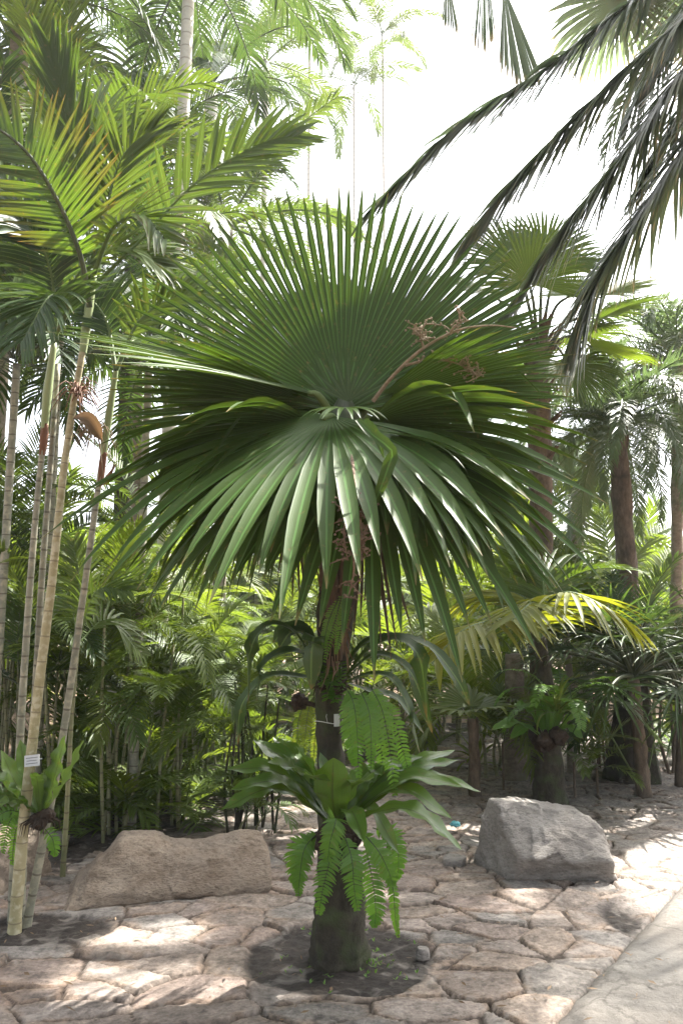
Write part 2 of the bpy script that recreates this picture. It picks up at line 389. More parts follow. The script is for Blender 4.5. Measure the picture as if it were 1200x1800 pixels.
def stones(X, Y, cell=0.23):
    wx = X + 0.11 * fbm(X * 2.2, Y * 2.2, 40) + 0.03 * fbm(X * 9, Y * 9, 60)
    wy = (Y + 0.11 * fbm(X * 2.2 + 31, Y * 2.2, 50) + 0.03 * fbm(X * 9, Y * 9 + 7, 70)) * 1.45
    gx = np.floor(wx / cell).astype(int); gy = np.floor(wy / cell).astype(int)
    J = np.random.default_rng(77).random((128, 128, 2)); DROP = np.random.default_rng(78).random((128, 128)) < 0.42
    d1 = np.full(X.shape, 9.0); d2 = np.full(X.shape, 9.0); idx = np.zeros(X.shape, int); qx = np.zeros(X.shape); qy = np.zeros(X.shape)
    for a in range(-2, 3):
        for b in range(-2, 3):
            cx = gx + a; cy = gy + b; m = cx % 128; n = cy % 128
            sx = (cx + 0.06 + 0.88 * J[m, n, 0]) * cell; sy = (cy + 0.06 + 0.88 * J[m, n, 1]) * cell
            d = np.hypot(wx - sx, wy - sy) + np.where(DROP[m, n], 5.0, 0.0)
            better = d < d1
            d2 = np.where(better, d1, np.minimum(d2, d)); idx = np.where(better, m * 128 + n, idx)
            qx = np.where(better, wx - sx, qx); qy = np.where(better, wy - sy, qy)
            d1 = np.minimum(d1, d)
    return d2 - d1, idx, qx, qy

def make_ground():
    xs = np.arange(-4.0, 4.6, 0.012); ys = [2.4]
    while ys[-1] < 13.5: ys.append(ys[-1] + 0.0105 * max(1, (ys[-1] / 4.2) ** 1.7))
    ys = np.array(ys); X, Y = np.meshgrid(xs, ys)
    e, idx, qx, qy = stones(X, Y)
    r1 = np.random.default_rng(3).random((128 * 128, 6))
    tl = (r1[idx, 0] - 0.5) * 0.07 * qx / 0.3 + (r1[idx, 1] - 0.5) * 0.08 * qy / 0.3
    lift = (r1[idx, 2]) * 0.022
    jw = 0.010 + 0.03 * (fbm(X * 3, Y * 3, 90) + 0.3).clip(0, 1)
    s = np.clip((e - 0.004 - jw * 0.25) / (0.008 + jw * 0.12), 0, 1); s = s * s * (3 - 2 * s)
    layer = np.floor((fbm(X * 4, Y * 6, 120) + qy * 0.5) * 9) / 9 * 0.03     # flaking layers on the slabs
    H = s * (0.013 + lift * 0.32 + tl * 0.45 + layer * 0.7) + 0.008 * fbm(X * 4, Y * 4, 130) + 0.009 * fbm(X * 26, Y * 34, 140, 3)
    # soil pits
    dp = np.hypot((X - PALM.x - 0.0), (Y - PALM.y - 0.02)) * (1 + 0.25 * fbm(X * 5, Y * 5, 150))
    pit = np.clip((0.44 - dp) / 0.035, 0, 1)
    dl = np.hypot((X - LEFT.x - 0.05) / 1.55, (Y - LEFT.y - 0.02) / 0.8) * (1 + 0.3 * fbm(X * 5, Y * 5, 151))
    pit = np.maximum(pit, np.clip((0.30 - dl) / 0.05, 0, 1))
    q = G(1095, 1625); dq = np.hypot((X - q.x) / 0.55, (Y - q.y) / 1.3) * (1 + 0.5 * fbm(X * 6, Y * 6, 152))
    pit = np.maximum(pit, np.clip((0.20 - dq) / 0.08, 0, 1))
    bed = np.clip((X * -1 - 1.2 + (Y - 5.6) * 0.5) / 0.4, 0, 1) * np.clip((Y - 5.0) / 0.4, 0, 1)
    bed = bed * (fbm(X * 3, Y * 3, 153) > -0.16)
    soil = np.maximum(pit, bed * 0.9)
    H = H * (1 - soil) + soil * (0.002 + 0.022 * fbm(X * 9, Y * 9, 160) + 0.022 * fbm(X * 30, Y * 30, 161, 3))
    # dip under the concrete path
    ps = (X - PA.x) * ed[1] - (Y - PA.y) * ed[0]
    cut = np.clip((ps + 0.02) / 0.03, 0, 1) * (Y < 6.2)
    H = H * (1 - cut) + cut * -0.06
    H[Y > 11] *= 1
    pal = np.array([(0.30, 0.225, 0.18), (0.31, 0.245, 0.205), (0.27, 0.235, 0.205), (0.34, 0.255, 0.195), (0.29, 0.205, 0.165), (0.25, 0.225, 0.205), (0.32, 0.25, 0.215)])
    C = pal[(r1[idx, 3] * 7).astype(int) % 7] * (0.82 + 0.36 * r1[idx, 4])[..., None]
    C = C * 0.62 + np.array((0.262, 0.238, 0.210)) * 0.38 * (0.85 + 0.3 * r1[idx, 5])[..., None]
    greyzone = np.clip((X - 1.2) / 0.5, 0, 1)[..., None]
    C = C * (1 - greyzone * 0.55) + np.array((0.27, 0.245, 0.22)) * greyzone * 0.55
    och = np.clip((0.10 - e) / 0.07, 0, 1) * (0.2 + 0.5 * (fbm(X * 6, Y * 6, 170) > 0))
    C = C * (1 - och[..., None] * 0.5) + np.array((0.32, 0.20, 0.115)) * och[..., None] * 0.5
    mott = (0.86 + 0.9 * fbm(X * 12, Y * 15, 180, 5) + 0.5 * fbm(X * 3, Y * 3, 190) - 0.25 * (fbm(X * 40, Y * 40, 192, 3) > 0.12))[..., None]
    C = C * mott * 0.92
    J = np.array((0.060, 0.043, 0.032)) * (1 + 0.8 * fbm(X * 20, Y * 20, 200))[..., None]
    ss = np.clip(s * 1.3, 0, 1)[..., None]
    C = C * ss + J * (1 - ss)
    S = np.array((0.030, 0.023, 0.018)) * (1 + 1.3 * fbm(X * 14, Y * 14, 210, 5))[..., None]
    C = C * (1 - soil[..., None]) + S * soil[..., None]
    ny, nx = X.shape
    vv = np.stack([X, Y, H], -1).reshape(-1, 3).astype(np.float32)
    i = np.arange((ny - 1) * (nx - 1)); rr = i // (nx - 1); cc = i % (nx - 1); a = rr * nx + cc
    q = np.stack([a, a + 1, a + nx + 1, a + nx], -1).astype(np.int32)
    me = bpy.data.meshes.new('flagstone_paving')
    me.vertices.add(len(vv)); me.vertices.foreach_set('co', vv.ravel())
    me.loops.add(q.size); me.loops.foreach_set('vertex_index', q.ravel())
    me.polygons.add(len(q)); me.polygons.foreach_set('loop_start', np.arange(len(q), dtype=np.int32) * 4)
    me.polygons.foreach_set('use_smooth', np.ones(len(q), dtype=bool))
    me.update(calc_edges=True)
    at = me.color_attributes.new('stone_colour', 'FLOAT_COLOR', 'POINT')
    cc4 = np.concatenate([C.reshape(-1, 3).clip(0.01, 0.8), np.ones((len(vv), 1))], 1).astype(np.float32)
    at.data.foreach_set('color', cc4.ravel())
    m, nt, N = new_mat('flagstone')
    out = N('ShaderNodeOutputMaterial'); pr = N('ShaderNodeBsdfPrincipled'); ca = N('ShaderNodeVertexColor'); ca.layer_name = 'stone_colour'
    tc = N('ShaderNodeTexCoord')
    n1 = N('ShaderNodeTexNoise'); n1.inputs['Scale'].default_value = 45; n1.inputs['Detail'].default_value = 8; n1.inputs['Roughness'].default_value = 0.75; L_(nt, tc.outputs['Object'], n1.inputs['Vector'])
    n2 = N('ShaderNodeTexNoise'); n2.inputs['Scale'].default_value = 7; n2.inputs['Detail'].default_value = 6; n2.inputs['Distortion'].default_value = 1.2; L_(nt, tc.outputs['Object'], n2.inputs['Vector'])
    c2 = mixc(nt, 1.0, ca.outputs[0], ramp(nt, n1.outputs[0], [(0.3, 0.42), (0.7, 1.32)]), 'MULTIPLY')
    c2 = mixc(nt, mathn(nt, 'MULTIPLY', ramp(nt, n2.outputs[0], [(0.55, 0.0), (0.7, 1.0)]), 0.35), c2, (0.40, 0.36, 0.32))
    L_(nt, c2, pr.inputs['Base Color']); pr.inputs['Roughness'].default_value = 0.8; pr.inputs['Specular IOR Level'].default_value = 0.3
    bp = N('ShaderNodeBump'); bp.inputs['Strength'].default_value = 0.8; bp.inputs['Distance'].default_value = 0.014; L_(nt, n1.outputs[0], bp.inputs['Height']); L_(nt, bp.outputs[0], pr.inputs['Normal'])
    L_(nt, pr.outputs[0], out.inputs[0])
    me.materials.append(m)
    tag(obj('flagstone_paving', me), kind='structure')
make_ground()

def quad_sheet(name, pts, z, mat, thick=0.0):
    B = MB(); n = len(pts)
    for (x, y) in pts: B.v.append((x, y, z)); B.uv.append((x, y))
    B.f.append(tuple(range(n))); B.m.append(0)
    if thick:
        for (x, y) in pts: B.v.append((x, y, z - thick)); B.uv.append((x, y))
        for i in range(n): j = (i + 1) % n; B.f.append((i, j, n + j, n + i)[::-1]); B.m.append(0)
    return tag(obj(name, B.build(name, mat, smooth=False)), kind='structure')
M['earth'] = bark_mat('bare_earth', (0.13, 0.085, 0.055), (0.30, 0.21, 0.15), (0.08, 0.06, 0.035), scale=3, stretch=(1, 1, 1), bump=0.6)
quad_sheet('ground', [(-90, -30), (90, -30), (90, 110), (-90, 110)], -0.09, M['earth'])
M['concrete'] = rock_mat('worn_concrete', (0.155, 0.145, 0.13), (0.205, 0.19, 0.172), (0.17, 0.152, 0.132), (0.09, 0.08, 0.07), 1.6, crack=0.85)
e3 = V((ed[0], ed[1], 0)); nrm3 = V((ed[1], -ed[0], 0))
B = MB(); na, nb = 160, 60
for i in range(na + 1):
    for j in range(nb + 1):
        wob = 0.02 * (1 - j / nb) * mnoise.noise(V((i * 0.35, 0, 3)))
        p = PA + e3 * (-3.0 + 7.0 * i / na) + nrm3 * (2.6 * j / nb + wob)
        z = 0.045 + 0.006 * mnoise.noise(V((p.x * 3, p.y * 3, 0))) - (0.03 if j == 0 else 0.008 if j == 1 else 0)
        B.v.append((p.x, p.y, z)); B.uv.append((i / na, j / nb))
for i in range(na):
    for j in range(nb):
        o = i * (nb + 1) + j; B.f.append((o, o + nb + 1, o + nb + 2, o + 1)); B.m.append(0)
b0 = len(B.v)
for i in range(na + 1):
    q = B.v[i * (nb + 1)]; B.v.append((q[0], q[1], -0.06)); B.uv.append((i / na, 0))
for i in range(na): B.f.append((i * (nb + 1), b0 + i, b0 + i + 1, (i + 1) * (nb + 1))); B.m.append(0)
tag(obj('concrete_path', B.build('concrete_path', M['concrete'])), kind='structure')

# ------------------------------------------------------------------ boulders
def ico(sub):
    import bmesh
    bm = bmesh.new(); bmesh.ops.create_icosphere(bm, subdivisions=sub, radius=1.0)
    vs = [v.co.copy() for v in bm.verts]; fs = [tuple(v.index for v in f.verts) for f in bm.faces]; bm.free()
    return vs, fs
ICO6 = ico(6); ICO4 = ico(4); ICO2 = ico(2)
def fracn(p, o=4):
    s = 0; a = 1.0
    for k in range(o): s += a * mnoise.noise(p); p = p * 2.03; a *= 0.5
    return s
def rock(name, planes, centre, mat, rough=0.02, soft=18.0, seed=0.0, sub=None, strata=0.0, sdir=V((0, 0, 1)), scale=1.0, facet=0.010):
    """Rounded polyhedron: planes = (normal, distance) about the centre, soft minimum, then weathered."""
    B = MB(); vs, fs = sub or ICO6
    pl = [(V(n).normalized(), d) for n, d in planes]
    for d in vs:
        acc = 0.0
        for n, k in pl:
            c = n.dot(d)
            if c > 1e-3: acc += (c / k) ** soft
        r = acc ** (-1.0 / soft)
        p = d * r * scale
        q = p * 1.0 + V((seed, seed * 0.7, 0))
        r2 = rough * (fracn(q * 3.2) + 0.5 * abs(mnoise.noise(q * 11)) + 0.25 * mnoise.noise(q * 26))
        wq = q * 1.0 + mnoise.noise_vector(q * 4) * 0.12
        r2 += facet * (mnoise.cell(V((wq.x * 5, wq.y * 5, wq.z * 7))) - 0.5) + facet * 0.6 * (mnoise.cell(V((wq.z * 13 + 9, wq.x * 11, wq.y * 11))) - 0.5)
        if strata: r2 += strata * (mnoise.noise(V((q.dot(sdir) * 22, q.x * 1.5, q.y * 1.5))))
        p = p + d * r2
        B.v.append(p + V(centre)); B.uv.append((0, 0))
    for f in fs: B.f.append(f); B.m.append(0)
    return B
c0 = G(965, 1552); c0 = c0 + V((0.01, 0.24, 0.14))
B = rock('boulder', [((0.03, -0.72, 0.69), 0.285), ((-0.97, -0.30, 0.10), 0.36), ((-0.75, -0.66, 0.1), 0.42), ((0.95, -0.12, 0.22), 0.44), ((0.12, 0.05, 1), 0.30), ((0.05, 1, 0.2), 0.36), ((0, 0, -1), 0.24), ((0, -0.9, -0.5), 0.33), ((0.7, 0.1, 0.75), 0.405), ((-0.6, 0.7, 0.3), 0.40)], c0, M['rock_grey'], 0.017, 26, 3.1, strata=0.006, sdir=V((0.15, -0.55, 0.8)), scale=0.88)
o = obj('boulder', B.build('boulder', M['rock_grey'], c0)); o.location = c0
tag(o, 'grey angular boulder with a flat slanted face beside the concrete path', 'boulder')
# long saddle-backed boulder: lofted along its length
def loft_rock():
    a = G(102, 1607); b = G(480, 1590); ax = V((b.x - a.x, b.y - a.y + 0.10, 0)); Ln = ax.length; ax.normalize(); ac = V((-ax.y, ax.x, 0))
    d = dep(a); k = d / F
    prof = [(0, .03), (.06, .11), (.16, .22), (.27, .335), (.40, .325), (.52, .285), (.64, .265), (.76, .28), (.88, .30), (.96, .295), (1.0, .26)]
    B = MB(); n, m = 150, 120
    def ph(u):
        for (u0, h0), (u1, h1) in zip(prof, prof[1:]):
            if u <= u1: t = (u - u0) / (u1 - u0); t = t * t * (3 - 2 * t); return h0 + (h1 - h0) * t
        return prof[-1][1]
    org = a + ax * (Ln / 2)
    for i in range(n + 1):
        u = i / n; us = min(max((u - 0.03) / 0.94, 0), 1)
        h = ph(us); endf = min(1, ((0.5 - abs(u - 0.5)) / 0.05)) ** 0.5 if abs(u - 0.5) > 0.45 else 1.0
        for j in range(m):
            t = 2 * math.pi * j / m; c, s = math.cos(t), math.sin(t)
            ex = 0.62
            cx = math.copysign(abs(c) ** ex, c); cz = math.copysign(abs(s) ** ex, s)
            dpt = 0.34 - 0.05 * us
            y = cx * dpt; z = h * 0.5 + cz * h * 0.5 - 0.03
            y += 0.32 * (z / 0.4) * (0.5 - 0.5 * cx)
            p = org + ax * ((us - 0.5) * Ln + (0 if 0.03 <= u <= 0.97 else 0)) + ac * ((y) * endf + 0.30) + V((0, 0, h * 0.5 + (z - h * 0.5) * endf))
            q = p * 1.0
            nn = 0.017 * fracn(q * 3.0 + V((9, 0, 0)), 5) + 0.010 * mnoise.noise(V((q.x * 6 + q.z * 8, q.z * 30 - q.x * 5, q.y * 8))) + 0.006 * mnoise.noise(q * 40)
            wq = q + mnoise.noise_vector(q * 3) * 0.16
            nn += 0.005 * (mnoise.cell(V((wq.x * 3.2 + wq.z * 2, wq.z * 7 - wq.x * 2, wq.y * 3))) - 0.5) + 0.004 * (mnoise.cell(V((wq.x * 9, wq.z * 15, wq.y * 8))) - 0.5)
            p = p + (ac * cx * 0.8 + V((0, 0, cz * 0.8))) * nn * endf
            B.v.append(p); B.uv.append((0, 0))
    for i in range(n):
        for j in range(m):
            j2 = (j + 1) % m; B.f.append((i * m + j, i * m + j2, (i + 1) * m + j2, (i + 1) * m + j)); B.m.append(0)
    B.f.append(tuple(range(m))); B.m.append(0); B.f.append(tuple(n * m + j for j in range(m))[::-1]); B.m.append(0)
    o = obj('boulder', B.build('boulder', M['rock_tan'], org)); o.location = org
    tag(o, 'long tan boulder with a dipped top lying on the flagstones', 'boulder')
loft_rock()
c1 = G(20, 1625) + V((-0.58, 0.62, 0.09))
B = rock('boulder', [((0, -0.9, 0.4), 0.30), ((1, -0.2, 0.2), 0.38), ((-1, 0, 0.2), 0.5), ((0.1, 0, 1), 0.22), ((0, 1, 0.2), 0.3), ((0, 0, -1), 0.25), ((0.7, -0.5, 0.5), 0.36)], c1, M['rock_tan'], 0.02, 20, 8.0, sub=ico(5))
o = obj('boulder', B.build('boulder', M['rock_tan'], c1)); o.location = c1
tag(o, 'tan boulder half hidden behind the pale ringed stems', 'boulder')
def small_rock(px, py, r, label, mat, seed, fl=0.6, name='stone', cat='stone', group=None):
    p = G(px, py) + V((0, 0, r * fl * 0.6 + 0.02)); rnd = random.Random(seed)
    pl = [((rnd.gauss(0, 1), rnd.gauss(0, 1), rnd.gauss(0, 0.8)), r * rnd.uniform(0.75, 1.0)) for _ in range(11)] + [((0, 0, 1), r * fl), ((0, 0, -1), r * fl), ((1, 0, 0), r), ((-1, 0, 0), r), ((0, 1, 0), r), ((0, -1, 0), r)]
    B = rock(name, pl, p, mat, r * 0.06, 14, seed, sub=ICO4, facet=0.0)
    o = obj(name, B.build(name, mat, p)); o.location = p
    tag(o, label, cat, group)
small_rock(92, 1487, 0.10, 'pale grey stone lying behind the thin green cane', M['rock_grey'], 3.3, 0.4)
#small_rock(122, 1585, 0.11, 'small sunlit tan block standing between stems and the long boulder', M['rock_tan'], 5.1, 1.0)
small_rock(800, 1522, 0.085, 'pale stone lying left of the grey boulder', M['rock_grey'], 4.4, 0.28)
#small_rock(415, 1612, 0.05, 'little brown stone leaning against the front of the long boulder', M['rock_tan'], 6.2, 0.8)
small_rock(742, 1690, 0.035, 'small pale pebble on the rim of the soil pit', M['rock_grey'], 7.2, 0.8)

# ------------------------------------------------------------------ lumps (flowers, roots)
def lump(B, c, r, seed, squash=1.0, rough=0.35, mat=0, src=None):
    vs, fs = src or ICO2; b = len(B.v)
    for d in vs:
        rr = r * (1 + rough * mnoise.noise(d * 2.3 + V((seed, 0, 0))) + rough * 0.5 * mnoise.noise(d * 6 + V((0, seed, 0))))
        B.v.append(c + V((d.x, d.y, d.z * squash)) * rr); B.uv.append((0, 0))
    for f in fs: B.f.append(tuple(b + i for i in f)); B.m.append(mat)

# ------------------------------------------------------------------ THE CENTRAL FAN PALM
D0 = dep(PALM)
main = thing('fan_palm', 'dark green fan palm with huge pleated leaves in the round soil pit', 'palm', PALM)
def mp_(name, B, mat, label=None, parent=None):
    o = obj(name, B.build(name, mat, PALM), parent or main)
    if label: o['label'] = label
    return o
B = MB()
tp = [P(597, 1697, D0), P(597, 1660, D0), P(597, 1610, D0), P(597, 1540, D0 + .02), P(592, 1450, D0 + .03), P(584, 1370, D0 + .04), P(579, 1300, D0 + .05), P(578, 1220, D0 + .05), P(584, 1150, D0 + .05), P(590, 1080, D0 + .05), P(594, 980, D0 + .05), P(600, 860, D0 + .05), P(603, 760, D0 + .05)]
tr = [.142, .130, .118, .105, .086, .066, .060, .064, .072, .086, .082, .07, .05]
pts = bez(tp, 72); rr = []
for i in range(73):
    x = i / 72 * (len(tr) - 1); k = min(int(x), len(tr) - 2); rr.append((tr[k] + (tr[k + 1] - tr[k]) * (x - k)) * (1 + 0.03 * math.sin(i * 2.1)))
tube(B, pts, rr, 28, rough=0.16)
mp_('trunk', B, M['trunk_dark'])
# old leaf bases clasping the upper trunk
for i, (a, b, c, w) in enumerate([((542, 960, -.10), (556, 1045, -.10), (580, 1135, -.05), .024), ((628, 930, -.06), (622, 1050, -.07), (604, 1140, -.04), .022), ((578, 930, -.12), (582, 1040, -.12), (590, 1150, -.06), .024), ((642, 950, .04), (634, 1050, .04), (612, 1140, .03), .020), ((556, 930, .06), (558, 1030, .06), (572, 1120, .04), .022), ((606, 940, -.12), (604, 1060, -.11), (598, 1160, -.06), .022), ((566, 1040, -.11), (570, 1080, -.10), (582, 1150, -.06), .020)]):
    B = MB(); pp = bez([P(x, y, D0 + z) for x, y, z in (c, b, a)], 16)
    pp = [q + V(((P(597, 1000, D0).x - q.x) * .38, 0, 0)) for q in pp]
    tube(B, pp, [.68 * w * (0.5 + 1.0 * (j / 16) ** .5 - 0.45 * (j / 16)) for j in range(17)], 9, rough=0.5, seed=i * 2.3, flute=0.12)
    mp_('leaf_base', B, M['trunk_boot'])
rnd = random.Random(77); B = MB()
for k in range(90):
    y = rnd.uniform(900, 1170); x = 590 + rnd.uniform(-30, 30) * (1 if y < 1080 else .7); z = D0 - .09 + abs(x - 590) / 30 * .09
    q = P(x, y, z); d = V(((x - 590) * .006 + rnd.gauss(0, .2), -.25, rnd.choice((-1, -1, 1)))).normalized(); l = rnd.uniform(.04, .14)
    ribbon(B, [q, q + d * l * .5 + V((0, -.012, 0)), q + d * l + V((rnd.gauss(0, .012), -.012, -.01))], V((0, -1, 0)), [.006, rnd.uniform(.004, .012), .001], fold=.3)
mp_('dead_fibre', B, M['dry'])
for k, (x, y, dd, c, R) in enumerate([(652, 880, .0, (.12, .05, -1), .62), (520, 860, .02, (-.10, .1, -1), .50), (640, 900, -.05, (.02, .0, -1), .55)]):
    B = MB(); fan(B, P(x, y, D0 + dd), V(c), V((.2, -1, 0)), R, 7, 26, .4, .3, 0, st=8, fold=.7, seed=140 + k, jl=.25); mp_('leaf', B, M['dead'], 'withered brown leaf hanging limp under the crown')
AP = P(602, 790, D0 + .04)     # the growing point
# leaf: (H px, py, ddepth), costa dir, normal, R, nseg, span, fuse, droop, cup, stations, mat, label
LV = [
 ((603, 712, .03), (-0.05, 0.10, 1), (0.02, -1, 0.15), 1.15, 60, 190, .54, 0.03, 0.03, None, 'upright pleated leaf fanned open behind the crown'),
 ((632, 694, .12), (0.62, 0.30, 0.80), (-0.25, -1, 0.30), 1.02, 50, 128, .60, 0.12, 0.03, None, 'upright leaf leaning to the right behind flower stalk'),
 ((560, 696, -.06), (-1, -0.05, 0.24), (0.12, -0.36, 0.93), 1.10, 34, 95, .46, 0.16, 0.06, None, 'level leaf lit along its edge on the left'),
 ((606, 712, .06), (0.05, 0.95, 0.10), (0, -.1, 1), 0.95, 44, 200, .50, 0.20, 0.02, None, None),
 ((560, 716, .10), (-0.95, 0.25, -0.10), (0.0, 0.32, 1), 0.92, 40, 130, .50, 0.25, 0.02, None, None),
 ((655, 708, .08), (1, 0.05, 0.10), (0, 0.12, 1), 0.86, 42, 130, .50, 0.18, 0.03, None, 'level dark leaf spread to the right'),
 ((582, 732, -.18), (-0.50, -0.40, -0.36), (-0.35, -0.65, 0.55), 1.25, 31, 188, .40, 0.72, 0.0, None, 'front leaf drooping over the trunk on the left'),
 ((648, 765, -.16), (0.38, -0.34, -0.62), (0.2, -0.8, 0.45), 1.10, 26, 168, .40, 0.62, 0.0, None, 'front leaf drooping on the right'),
 ((645, 742, .03), (0.97, 0.10, -0.12), (0.05, 0.1, 1), 0.96, 32, 160, .55, 0.60, 0.02, None, 'dark lower leaf hanging far out on the right'),
 ((560, 752, .06), (-0.92, 0.15, -0.15), (0, 0.1, 1), 1.00, 32, 160, .55, 0.66, 0.0, None, 'dark lower leaf hanging far out on the left'),
 ((650, 765, .05), (0.85, 0.35, -0.45), (0.2, 0.1, 1), 1.00, 34, 160, .52, 0.85, 0.0, None, None),
 ((560, 770, .05), (-0.80, 0.35, -0.50), (-0.2, 0.1, 1), 1.02, 34, 160, .52, 0.88, 0.0, None, None),
 ((650, 775, -.06), (0.80, -0.25, -0.45), (0.2, -0.3, 1), 1.02, 30, 150, .52, 0.8, 0.0, None, None),
 ((570, 775, -.06), (-0.75, -0.20, -0.55), (-0.2, -0.3, 1), 1.02, 30, 150, .52, 0.8, 0.0, None, None),
 ((615, 760, .16), (0.35, 0.72, -0.25), (0, 0.3, 1), 0.95, 40, 170, .42, 1.9, 0.0, None, None),
 ((590, 760, .16), (-0.45, 0.65, -0.25), (0, 0.3, 1), 0.95, 40, 170, .42, 1.9, 0.0, None, None),
 ((625, 775, -.02), (0.70, -0.05, -0.40), (0.3, 0.1, 1), 0.92, 38, 150, .42, 1.8, 0.0, None, None),
 ((575, 780, -.02), (-0.6, 0.0, -0.4), (-0.3, 0.1, 1), 0.90, 38, 150, .42, 1.8, 0.0, None, None),
]
for i, (h, c, n, R, ns, span, fu, dr, cup, _, lab) in enumerate(LV):
    B = MB(); H = P(h[0], h[1], D0 + h[2])
    fan(B, H, V(c), V(n), R, ns, span, fu, dr, cup, st=12, fold=0.85 if i < 2 else 0.45, seed=i + 3, edge=0.10 if i < 2 else 0.16, jl=0.04 if i < 2 else 0.13, wk=0.93 if i < 2 else 1.25, pw=1.1)
    lf = mp_('leaf', B, M['main'], lab)
    B = MB(); mid = AP.lerp(H, 0.5) + V((0, 0, 0.02))
    pp = bez([AP + V((0, 0, -0.12)), mid, H, H + V(c).normalized() * 0.05], 10)
    tube(B, pp, [0.026 - 0.014 * j / 10 for j in range(11)], 8)
    mp_('petiole', B, M['rachis'], None, lf)
B = MB(); tube(B, bez([AP + V((0, 0, -.16)), P(603, 752, D0 - .02), P(604, 716, D0 - .02), P(605, 690, D0 + .01)], 14), [.075, .085, .09, .09, .088, .082, .075, .068, .06, .05, .042, .034, .026, .018, .008], 12, rough=.25, flute=.12)
mp_('leaf_sheath', B, M['rachis_dark'])
B = MB(); fan(B, P(604, 722, D0 + .0), V((0, .25, 1)), V((0, -1, .2)), 0.30, 15, 175, .75, 0.0, 0.1, st=7, fold=0.6, seed=47, jl=0.2, wk=1.0)
mp_('leaf', B, M['main'], 'short young leaf in the dark heart of the crown')
# youngest, cut-back leaf at the heart, the shadowed stubs behind it, and a torn leaf
B = MB(); fan(B, P(606, 716, D0 - .30), V((-0.10, -0.7, -0.25)), V((0, -0.3, 1)), 0.21, 11, 175, .15, 1.0, 0.05, st=8, fold=0.3, seed=40, jl=0.18, wk=2.6)
mp_('leaf', B, M['nest'], 'short pale cut-back leaf at the heart of the crown')
B = MB(); fan(B, P(612, 706, D0 - .14), V((0, 0.1, 1)), V((0, -1, 0.1)), 0.21, 9, 150, .3, 0.0, 0.2, st=6, fold=0.5, seed=41, jl=0.25, wk=1.0)
mp_('leaf', B, M['dark'], 'stub of a dark young leaf standing upright')
B = MB(); fan(B, P(668, 758, D0 - .50), V((0.85, -0.18, -0.18)), V((0, -0.15, 1)), 0.48, 10, 62, .25, 0.85, 0.0, st=8, fold=0.3, seed=42, jl=0.2, wk=1.6)
w0 = [.02, .032, .042, .045, .036, .042, .045, .042, .034, .020, .003]
ribbon(B, bez([P(628, 738, D0 - .80), P(655, 765, D0 - .84), P(688, 792, D0 - .84), P(684, 815, D0 - .84), P(668, 860, D0 - .84), P(650, 905, D0 - .80)], 10), V((0.1, -1, 0.3)), w0, fold=0.45)
ribbon(B, bez([P(640, 738, D0 - .78), P(662, 770, D0 - .80), P(674, 805, D0 - .80)], 10), V((0.1, -1, 0.3)), [.02, .03, .035, .038, .036, .034, .03, .024, .016, .01, .003], fold=0.45)
mp_('leaf', B, M['main'], 'torn leaf with one segment bent sharply down')
# flower stalks
def inflo(name, ctrl, branches, r, mat, seed, label, n=26):
    rnd = random.Random(seed); B = MB()
    pp = bez([P(*a) for a in ctrl], n); tube(B, pp, [r * (1 - 0.75 * i / n) for i in range(n + 1)], 7, rough=0.3, seed=seed)
    for b in branches:
        q = bez([P(*a) for a in b], 12); tube(B, q, [r * 0.6 * (1 - 0.6 * i / 12) for i in range(13)], 6, rough=0.3)
        pp = pp + q[2:] * 2
    for k in range(70):
        c = rnd.choice(pp[int(len(pp) * 0.3):])
        e = V((rnd.uniform(-1, 1), rnd.uniform(-1, 1), rnd.uniform(-0.4, 1))).normalized(); l = rnd.uniform(0.02, 0.075)
        ps = [c, c + e * l * 0.6, c + e * l + V((rnd.uniform(-1, 1), 0, -0.4)) * 0.015]
        tube(B, ps, [0.003, 0.003, 0.002], 5)
        for z in range(4): lump(B, ps[rnd.choice((1, 2))] + V((rnd.gauss(0, 1), rnd.gauss(0, 1), rnd.gauss(0, 1))) * 0.006, rnd.uniform(0.003, 0.006), rnd.uniform(0, 50), src=ICO1)
    return mp_(name, B, mat, label)
ICO1 = ico(1)
inflo('flower_stalk', [(655, 705, D0 - .18), (690, 662, D0 - .22), (740, 615, D0 - .28), (800, 582, D0 - .30), (860, 572, D0 - .30), (905, 576, D0 - .30)], [[(712, 642, D0 - .26), (760, 632, D0 - .27), (805, 640, D0 - .27), (840, 662, D0 - .27)], [(745, 612, D0 - .28), (738, 590, D0 - .30), (745, 570, D0 - .30)], [(790, 588, D0 - .30), (800, 572, D0 - .32), (825, 562, D0 - .32)]], 0.010, M['flower'], 5, 'brown flower stalk rising to the right')
inflo('flower_stalk', [(612, 745, D0 - .25), (622, 860, D0 - .82), (618, 940, D0 - .82), (622, 1000, D0 - .80), (612, 1050, D0 - .78)], [[(622, 870, D0 - .82), (605, 930, D0 - .85), (610, 980, D0 - .85)], [(622, 870, D0 - .82), (635, 930, D0 - .85), (630, 980, D0 - .85)]], 0.009, M['flower_dark'], 6, 'withered flower stalk hanging in front of the trunk')

